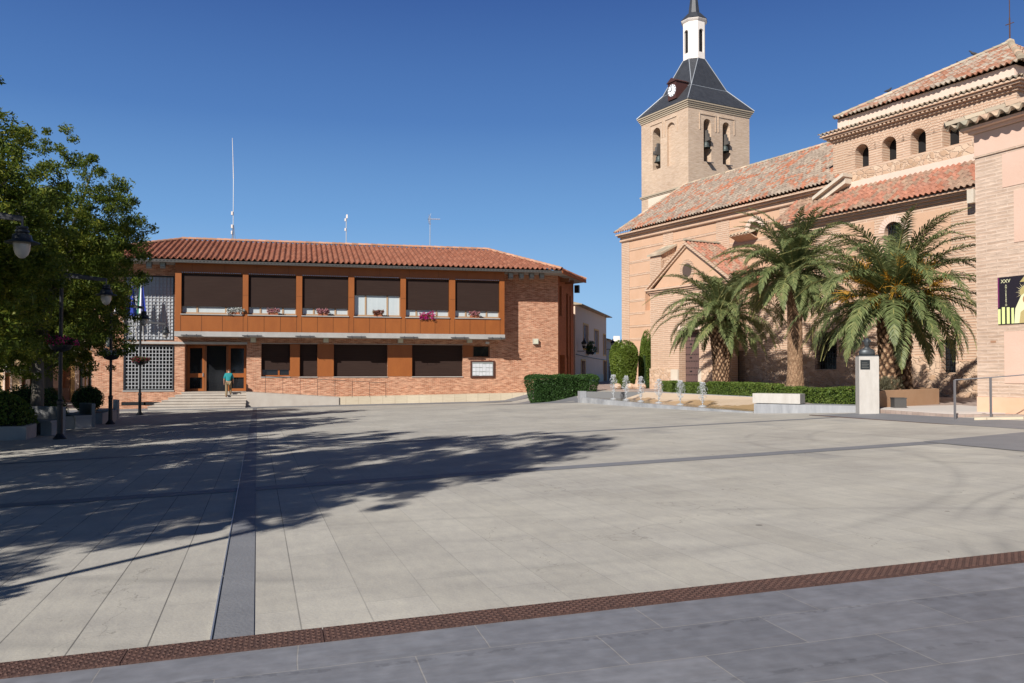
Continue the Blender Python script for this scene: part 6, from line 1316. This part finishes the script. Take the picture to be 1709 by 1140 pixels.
house('ochre house with an iron balcony left of the town hall', 'house', hx(118), hx(176), HYL, hz, 6.9, ochre, [(hx(132), hx(138), hz + .9, hz + 2.7, 'w'), (hx(147), hx(152), hz + .9, hz + 2.7, 'w'), (hx(133), hx(139), hz + 3.6, hz + 5.9, 'b'), (hx(146), hx(151), hz + 3.6, hz + 5.9, 'w')])
house('faded pink house with a tall dark door behind the first lamp post', 'house', hx(60), hx(117), HYL, hz, 6.6, pinkw, [(hx(112) - .3, hx(116) + .35, hz + .1, hz + 3.4, 'd'), (hx(75), hx(82), hz + .1, hz + 3.4, 'd'), (hx(98), hx(103), hz + 3.8, hz + 5.6, 'b'), (hx(75), hx(81), hz + 3.8, hz + 5.6, 'b')], base=mat('brown dado', (.20, .11, .07), .9))
sh = house('tan house with a dark shop sign and an air conditioner behind the trees', 'house', hx(-70), hx(59), HYL, hz, 6.8, tanw, [(hx(36), hx(43), hz + .1, hz + 2.4, 'd'), (hx(8), hx(17), hz + .1, hz + 2.6, 'd'), (hx(50), hx(55), hz + .9, hz + 1.8, 'w'), (hx(38), hx(46), hz + 3.9, hz + 5.7, 'b'), (hx(6), hx(14), hz + 3.9, hz + 5.7, 'b')])
b = MB(); b.box(hx(30), hx(56), HYL - .16, HYL - .01, zat(624, 64.5) + .1, zat(616, 64.5) + .15); sg = b.build('shop_sign', plain('black sign board', (.012, .014, .013), .5), sh, frame='world')
cxs_, czs_ = (hx(30) + hx(56)) / 2, (zat(624, 64.5) + zat(616, 64.5)) / 2 + .125
tx = textmesh('lettering', 'FARMACIA', .24, plain('pale lettering', (.42, .42, .38), .6), sg, (0, 0, 0), (R(90), 0, 0), .004, sx=.82); tx.location = (cxs_ - sh.location.x, HYL - .165 - sh.location.y, czs_ - sh.location.z)
b = MB(); b.box(hx(12), hx(24), HYL - .4, HYL - .05, zat(621, 64.5), zat(608, 64.5)); ac = b.build('air_conditioner', plain('grey white casing', (.42, .42, .41), .5), sh, frame='world')
b = MB(); b.lathe([(.22, 0), (.22, .02)], (0, 0, 0), 20); b.xform(lambda p: Vector((hx(20) + p.x, HYL - .405 - p.z, zat(614.5, 64.5) + p.y))); b.build('fan_grille', M['black_metal'], ac, frame='world')
# street on the right of the hall
def P2(px, d): s_ = site(px, d); return Vector((s_.x, s_.y, 0))
def street_house(label, pa, da, pb, db_, zb, zt, m, ops, trim, roof_over=.5, nb=0):
    A, B = P2(pa, da), P2(pb, db_); v = (B - A); L = v.length; d = v / L; n = Vector((d.y, -d.x, 0)); root = thing('house', label, 'house', tuple((A + B) / 2)[:2] + (zb,), 0)
    b = MB(); hs = [(L * t0, L * t1, z0, z1, False, .18) for t0, t1, z0, z1, k in ops]; wall(b, A, d, n, 0, L, zb - .8, zt, hs); bk = -n * 7
    Zv = Vector((0, 0, 1)); b.quad(A + Zv * (zb - .8), A + bk + Zv * (zb - .8), A + bk + Zv * zt, A + Zv * zt); b.quad(B + Zv * (zb - .8), B + bk + Zv * (zb - .8), B + bk + Zv * zt, B + Zv * zt); b.build('wall', m, root, frame='world')
    for (t0, t1, z0, z1, k) in ops:
        c = A + d * L * (t0 + t1) / 2 - n * .2 + Zv * (z0 + z1) / 2; q = MB(); q.obox(c, d * L * (t1 - t0) / 2, n * .02, Zv * (z1 - z0) / 2)
        o = q.build('door' if k == 'd' else 'window', M['wood_dark'] if k == 'd' else glass('sky lit glass', (.22, .27, .32), .05, 1.) if 'sky lit glass' not in bpy.data.materials else bpy.data.materials['sky lit glass'], root, frame='world'); f = MB(); w_ = .13
        for s_, e_, a_, c_ in ((L * t0 - w_, L * t0, z0 - (w_ if k == 'w' else 0), z1 + w_), (L * t1, L * t1 + w_, z0 - (w_ if k == 'w' else 0), z1 + w_), (L * t0, L * t1, z1, z1 + w_), (L * t0, L * t1, z0 - w_, z0)):
            if k == 'd' and c_ <= z0: continue
            f.obox(A + d * (s_ + e_) / 2 + n * .015 + Zv * (a_ + c_) / 2, d * (e_ - s_) / 2, n * .014, Zv * (c_ - a_) / 2)
        f.build('frame', trim, o, frame='world')
    q = MB(); e0 = A - d * .15 + n * roof_over + Zv * zt; q.extr([e0, e0 - n * (roof_over + 3.6) + Zv * 1.0, e0 - n * (roof_over + 7.2), e0 - n * (roof_over + 7.2) - Zv * .06, e0 - Zv * .06], d * (L + .3)); q.build('roof', M['old_tile'], root, frame='world')
    if nb: q = MB(); q.obox(A + d * L * .58 + n * .02 + Zv * (zb + .4), d * (L * .29), n * .02, Zv * .75); q.build('dado', M['stone_base'], root, frame='world')
    return root, A, d, n, L
grey_pink = mat('greyish pink render', (.64, .46, .34), .9, (.70, .52, .40), .8, .6)
r1, A, d, n, L = street_house('greyish pink house with ochre window frames in the side street', 960, 64, 1012, 80, -.15, 6.35, grey_pink, [(.22, .36, 3.1, 5.0, 'w'), (.56, .70, 2.9, 4.8, 'w'), (.88, .97, 2.8, 4.6, 'w'), (.16, .27, -.1, 2.1, 'd'), (.88, 1.0, -.1, 2.2, 'd')], plain('ochre frame', (.62, .29, .04), .6), .55, 1)
b = MB(); b.tube([A + d * .2 + n * .05 + Vector((0, 0, 2.55)), A + d * L * .5 + n * .05 + Vector((0, 0, 2.38)), A + d * L + n * .05 + Vector((0, 0, 2.3))], .03, 6); b.build('cable', M['black_metal'], r1, frame='world')
c = A + d * L * .33 + n * .35; b = MB(); b.obox(c + Vector((0, 0, 2.75)), n * .3, d * .5, (0, 0, .1)); b.build('window_box', M['black_metal'], r1, frame='world')
rs = np.random.default_rng(5); V, F = leaf_cloud(np.stack([rs.normal(c.x, .25, 50), rs.normal(c.y, .25, 50), rs.normal(3.1, .28, 50)], 1) - np.array(r1.location), 20, .15, .12, .5, .5, .4, rs); npmesh('pot_plant', V, F, M['leaf_dark'], r1)
def wall_lantern(label, px, depth, z, back):
    p = P2(px, depth); root = thing('wall_lantern', label, 'lantern', (p.x, p.y, z), 0); b = MB(); b.tube([(0, 0, -.05), (0, 0, -.28), (-back, .1, -.28), (-back, .1, -.5)], .03, 6); b.build('bracket', M['black_metal'], root, frame='none')
    b = MB(); b.lathe([(.12, -.05), (.22, .32), (.24, .36), (.10, .52), (.04, .60), (.06, .66), (.01, .72)], (0, 0, 0), 6); b.build('lantern', M['black_metal'], root, frame='none'); b = MB(); b.lathe([(.124, .0), (.212, .26)], (0, 0, 0), 6); b.build('pane', M['lamp_glass'], root, frame='none')
wall_lantern('black street lantern on a bracket at the corner of the pink house', 975, 65, zat(580, 65), .55)
wall_lantern('black street lantern farther down the side street', 1023, 80, zat(578, 80), .7)
street_house('dark narrow house at the far end of the side street', 1012.5, 81, 1034, 100, 0, 4.3, mat('dark grey render', (.30, .27, .25), .9), [(.15, .30, 1.9, 3.4, 'w'), (.12, .24, 0, 2.1, 'd'), (.5, .62, 0, 2.1, 'd'), (.7, .82, 1.9, 3.4, 'w')], M['concrete'], .4)
wh = thing('house', 'small white house with a chimney far down the street', 'house', tuple(P2(1035, 118))[:2] + (0,), 0)
b = MB(); p = P2(1035, 118); b.box(p.x - 3, p.x + 3, p.y, p.y + 6, -.5, 3.6); b.build('wall', M['white'], wh, frame='world'); b = MB(); b.extr([(p.x - 3.2, p.y - .3, 3.6), (p.x + 3.2, p.y - .3, 3.6), (p.x + 3.2, p.y + 3, 5.2), (p.x - 3.2, p.y + 3, 5.2)], (0, 0, .12)); b.build('roof', M['white'], wh, frame='world'); b = MB(); b.box(p.x + .1, p.x + .8, p.y + 2.2, p.y + 2.9, 4.5, 6.2); b.build('chimney', M['white'], wh, frame='world')

# ================================================================== SMALL THINGS ON THE HALL
def flower_pot(label, px, petal, py=524, w=.62, drop=0.):
    x, z = onY(px, py, BY); rs = np.random.default_rng(px); root = thing('flower_pot', label, 'flower pot', (x, BY - .02, 4.556), 0, 'flower pots on the gallery sills')
    b = MB(); b.extr([(-w / 2, -.05, 0), (w / 2, -.05, 0), (w / 2 + .02, -.07, .15), (-w / 2 - .02, -.07, .15)], (0, .15, 0)); b.build('pot', plain('terracotta pot', (.36, .13, .06), .8), root, frame='none')
    C_ = np.stack([rs.uniform(-w * .6, w * .6, 46), rs.normal(-.02, .07, 46), .16 + .18 * rs.random(46) - drop * rs.random(46)], 1); V, F = leaf_cloud(C_, 10, .08, .07, .6, .5, 0, rs); npmesh('foliage', V, F, M['leaf_hedge'], root); V, F = leaf_cloud(C_ + np.array([0, -.06, .02]), 13, .085, .06, .9, .6, 0, rs); npmesh('blooms', V, F, petal, root)
petal_pale = leafmat('pale pink petals', (.36, .14, .15), (.46, .20, .22), (.52, .28, .28), .3); petal_rust = leafmat('faded red petals', (.24, .08, .06), (.30, .12, .10), (.26, .18, .12), .3)
for px, pt, lb, w_, dr in ((394, petal_white, 'white flowers in a pot on the first gallery sill from the left', .8, .12), (456, petal_pale, 'pink flowers in a pot on the second gallery sill from the left', .55, .0), (539, petal_pale, 'pink flowers in a pot on the third gallery sill from the left', .55, 0), (631, petal_rust, 'faded red flowers in a pot below the half raised blind', .5, 0), (713, petal_mag, 'bright magenta flowers spilling over the fifth gallery sill', .75, .35), (792, petal_pale, 'pink flowers in a pot on the rightmost gallery sill', .55, 0)): flower_pot(lb, px, pt, 524, w_, dr)
def flag(label, px, pyt, lean, bands, L=1.75, seed=0, H=3.1):
    x, z = onY(px, 572, HY - .1); root = thing('flag', label, 'flag', (x, HY - .15, 3.05), 0, 'flags on poles at the glass block window')
    top = Vector((lean, -.85, H)); b = MB(); b.tube([(0, .1, -.1), top], .02, 8); b.lathe([(.005, -.02), (.04, .02), (.005, .09)], tuple(top), 8); b.build('pole', plain('pale pole', (.5, .48, .42), .5), root, frame='none')
    N, K = 10, 14; rs = np.random.default_rng(seed)
    for bi, (t0, t1, m) in enumerate(bands):
        b = MB(); vs = []
        for j in range(K + 1):
            v = j / K; 
            for i in range(N + 1):
                u = t0 + (t1 - t0) * i / N; wd = .17 + .16 * v; ph = u * 9 + seed; vs.append((top.x * (1 - .06) - .02 + (u - .5) * wd * 2 * (.55 + .35 * v), top.y * .94 - .07 * math.sin(ph) * (.4 + v), top.z - .08 - v * L * .62 - .12 * u * (1 - v)))
        b.add(vs, [(j * (N + 1) + i, j * (N + 1) + i + 1, (j + 1) * (N + 1) + i + 1, (j + 1) * (N + 1) + i) for j in range(K) for i in range(N)]); b.build('cloth', m, root, frame='none', smooth=True)
    return root, top, L
fb_, fw_, fr_, fg_ = plain('flag blue', (.02, .04, .26), .7), plain('flag white', (.72, .70, .74), .7), plain('flag red', (.36, .015, .03), .7), plain('flag green', (.03, .14, .09), .7)
flag('white flag with a red edge hanging left of the glass blocks', 211, 505, -.22, ((0, .68, fw_), (.68, 1, fr_)), 1.5, 1, 2.45)
r_, top, L = flag('blue flag with small yellow stars in front of the glass blocks', 228, 480, -.12, ((0, 1, fb_),), 2.8, 2, 3.15)
b = MB()
for k in range(7):
    a = k * .9; c = Vector((top.x - .03 + .10 * math.cos(a), top.y * .94 - .16, top.z - .75 + .28 * math.sin(a))); b.extr([c + Vector(((.035 if i % 2 else .015) * math.sin(i * math.pi / 5), 0, (.035 if i % 2 else .015) * math.cos(i * math.pi / 5))) for i in range(10)], (0, -.004, 0))
b.build('star', plain('yellow star', (.6, .45, .05), .6), r_, frame='none')
flag('green, white and blue flag nearest the lantern', 239, 478, .05, ((0, .28, fg_), (.28, .62, fw_), (.62, 1, fb_)), 2.8, 4, 3.25)
# aerials on the roof
a = thing('mast_aerial', 'tall thin whip aerial on a lattice foot on the hall roof', 'aerial', (-4.32, 57.45, 9.62))
b = MB()
for k in range(3): t = k * 2.094; b.tube([(.16 * math.cos(t), .16 * math.sin(t), -.05), (.03 * math.cos(t), .03 * math.sin(t), 1.1)], .018, 5)
b.tube([(0, 0, 0), (0, 0, 4.1)], .026, 6); b.build('mast', M['galv'], a, frame='none'); b = MB(); b.tube([(0, 0, 4.1), (-.04, 0, 5.4), (-.09, 0, 6.75)], [.028, .02, .014], 6); b.build('whip', M['white'], a, frame='none')
b = MB(); [b.box(-.13, -.03, -.06, .06, z, z + .22) for z in (.5, .9, 1.75)]; b.build('repeater', M['white'], a, frame='none')
a = thing('short_aerial', 'short aerial mast with small white boxes on the hall roof', 'aerial', (2.85, 57.45, 9.62)); b = MB(); b.tube([(0, 0, -.05), (0, 0, 2.05)], .03, 6); b.build('mast', M['galv'], a, frame='none'); b = MB(); [b.box(-.11, -.02, -.05, .05, z, z + .18) for z in (1.0, 1.65)]; b.box(.0, .09, -.05, .05, 1.85, 2.1); b.build('repeater', M['white'], a, frame='none')
a = thing('tv_aerial', 'television aerial with crossed rods on the right part of the hall roof', 'aerial', (8.46, 57.45, 9.6)); b = MB(); b.tube([(0, 0, -.05), (0, 0, 2.25)], .028, 6); b.build('mast', M['galv'], a, frame='none')
b = MB(); b.tube([(-.12, 0, 2.05), (.68, 0, 2.08)], .02, 5)
for k in range(7): b.tube([(.06 + k * .1, -.22, 2.06), (.06 + k * .1, .22, 2.06)], .01, 4)
for s in (-1, 1):
    for k in range(4): b.tube([(-.12, -.2, 2.05 + s * .09 * k), (-.02 + .04 * k - .1, .2, 2.05 + s * .1 * k)], .012, 4)
    b.tube([(-.1, 0, 2.05), (.06, 0, 2.05 + s * .38)], .014, 4)
b.build('rods', plain('pale aerial rods', (.55, .5, .46), .5), a, frame='none')
# pigeons on the crossing roof
def CPt(s, d, z): u = Vector((math.sin(R(-15.02)), math.cos(R(-15.02)), 0)); n = Vector((-math.cos(R(-15.02)), math.sin(R(-15.02)), 0)); p = Vector((23.85, 26.0, 0)) + u * s + n * d; return (p.x, p.y, z)
for i, (s, d, z, lb) in enumerate(((7.7, -5.45, 14.56, 'small dark pigeon low on the left slope of the crossing roof'), (5.0, -6.8, 15.25, 'dark pigeon on the tiles in the middle of the crossing roof'), (5.55, -8.8, 16.25, 'dark pigeon near the top of the crossing roof'))):
    r = thing('pigeon', lb, 'pigeon', CPt(s, d, z), i * 1.3, 'pigeons on the crossing roof')
    skin('body', [(0, 0, .14), (.09, 0, .17), (.14, 0, .25), (.18, 0, .28), (.23, 0, .27), (-.10, 0, .11), (-.22, 0, .07), (.0, .025, .06), (.0, .03, .0), (.0, -.025, .06), (.0, -.03, .0)], [(0, 1), (1, 2), (2, 3), (3, 4), (0, 5), (5, 6), (0, 7), (7, 8), (0, 9), (9, 10)], [(.07, .07), (.06, .06), (.035, .035), (.035, .035), (.008, .008), (.05, .05), (.03, .012), (.012, .012), (.008, .008), (.012, .012), (.008, .008)], plain('pigeon grey', (.05, .05, .055), .7), r, 1)

# ================================================================== THE MAN ON THE STEPS
px_, pz_ = onY(381, 663, 51.2)
man = thing('person', 'elderly man in a teal shirt and khaki trousers climbing the entrance steps', 'person', (px_, 51.18, -.197))
J = dict(pel=(0, .02, .86), sp=(0, .08, 1.04), ch=(0, .15, 1.24), nk=(0, .22, 1.38), hd=(.01, .28, 1.47), ht=(.01, .30, 1.58), shl=(-.17, .17, 1.30), ell=(-.24, .14, 1.04), wrl=(-.25, .22, .83), shr=(.17, .17, 1.30), elr=(.25, .18, 1.05), wrr=(.24, .33, .90),
         hl=(-.09, .02, .82), kl=(-.10, .06, .46), al=(-.11, -.02, .07), tl=(-.12, .12, .03), hr=(.09, .02, .82), kr=(.10, .24, .56), ar=(.11, .16, .20), tr=(.12, .32, .18))
def sk(name, keys, edges, rad, m): return skin(name, [J[k] for k in keys], [(keys.index(a), keys.index(b)) for a, b in edges], rad, m, man, 2)
E_all = [('pel', 'sp'), ('sp', 'ch'), ('ch', 'nk'), ('nk', 'hd'), ('hd', 'ht'), ('ch', 'shl'), ('shl', 'ell'), ('ell', 'wrl'), ('ch', 'shr'), ('shr', 'elr'), ('elr', 'wrr'), ('pel', 'hl'), ('hl', 'kl'), ('kl', 'al'), ('al', 'tl'), ('pel', 'hr'), ('hr', 'kr'), ('kr', 'ar'), ('ar', 'tr')]
keys = list(J); RD = dict(pel=(.13, .10), sp=(.13, .10), ch=(.14, .10), nk=(.055, .055), hd=(.07, .085), ht=(.065, .07), shl=.055, ell=.042, wrl=.032, shr=.055, elr=.042, wrr=.032, hl=.085, kl=.055, al=.04, tl=(.035, .03), hr=.085, kr=.055, ar=.04, tr=(.035, .03))
verts = [J[k] for k in keys]; edges = [(keys.index(a), keys.index(b)) for a, b in E_all]; rads = [RD[k] if isinstance(RD[k], tuple) else (RD[k],) * 2 for k in keys]
for s, w_ in ((-1, 'wrl'), (1, 'wrr')):                 # palms, four fingers and a thumb
    W = Vector(J[w_]); iw = keys.index(w_); pm_ = W + Vector((0, .02, -.065)); verts.append(tuple(pm_)); rads.append((.028, .018)); ip = len(verts) - 1; edges.append((iw, ip))
    for k in range(4):
        f0 = pm_ + Vector((0, -.024 + .016 * k, -.045)); f1 = f0 + Vector((-s * .008, .012, -.028)); verts += [tuple(f0), tuple(f1)]; rads += [(.009,) * 2, (.007,) * 2]; edges += [(ip, len(verts) - 2), (len(verts) - 2, len(verts) - 1)]
    t0 = pm_ + Vector((-s * .012, .035, .0)); verts.append(tuple(t0 + Vector((0, .012, -.03)))); rads.append((.009,) * 2); edges.append((ip, len(verts) - 1))
body = skin('body', verts, edges, rads, M['skin'], man, 2)
sk('shirt', ['pel', 'sp', 'ch', 'nk', 'shl', 'ell', 'shr', 'elr'], [('pel', 'sp'), ('sp', 'ch'), ('ch', 'nk'), ('ch', 'shl'), ('shl', 'ell'), ('ch', 'shr'), ('shr', 'elr')], [(.165, .125), (.17, .13), (.17, .125), (.07, .065), (.085,) * 2, (.062,) * 2, (.085,) * 2, (.062,) * 2], plain('teal shirt', (.02, .21, .22), .85))
sk('trousers', ['pel', 'hl', 'kl', 'al', 'hr', 'kr', 'ar'], [('pel', 'hl'), ('hl', 'kl'), ('kl', 'al'), ('pel', 'hr'), ('hr', 'kr'), ('kr', 'ar')], [(.15, .12), (.105,) * 2, (.082,) * 2, (.062,) * 2, (.105,) * 2, (.082,) * 2, (.062,) * 2], plain('khaki cloth', (.22, .16, .09), .9))
J['hb'] = (.01, .255, 1.52); J['hc'] = (.01, .275, 1.585); J['hn'] = (.01, .235, 1.46); sk('hair', ['hn', 'hb', 'hc'], [('hn', 'hb'), ('hb', 'hc')], [(.06, .04), (.075, .055), (.07, .06)], plain('grey brown hair', (.09, .06, .045), .8))
for a, t in (('al', 'tl'), ('ar', 'tr')): sk('shoe', [a, t], [(a, t)], [(.05, .055), (.048, .04)], plain('brown shoe', (.06, .035, .02), .6))
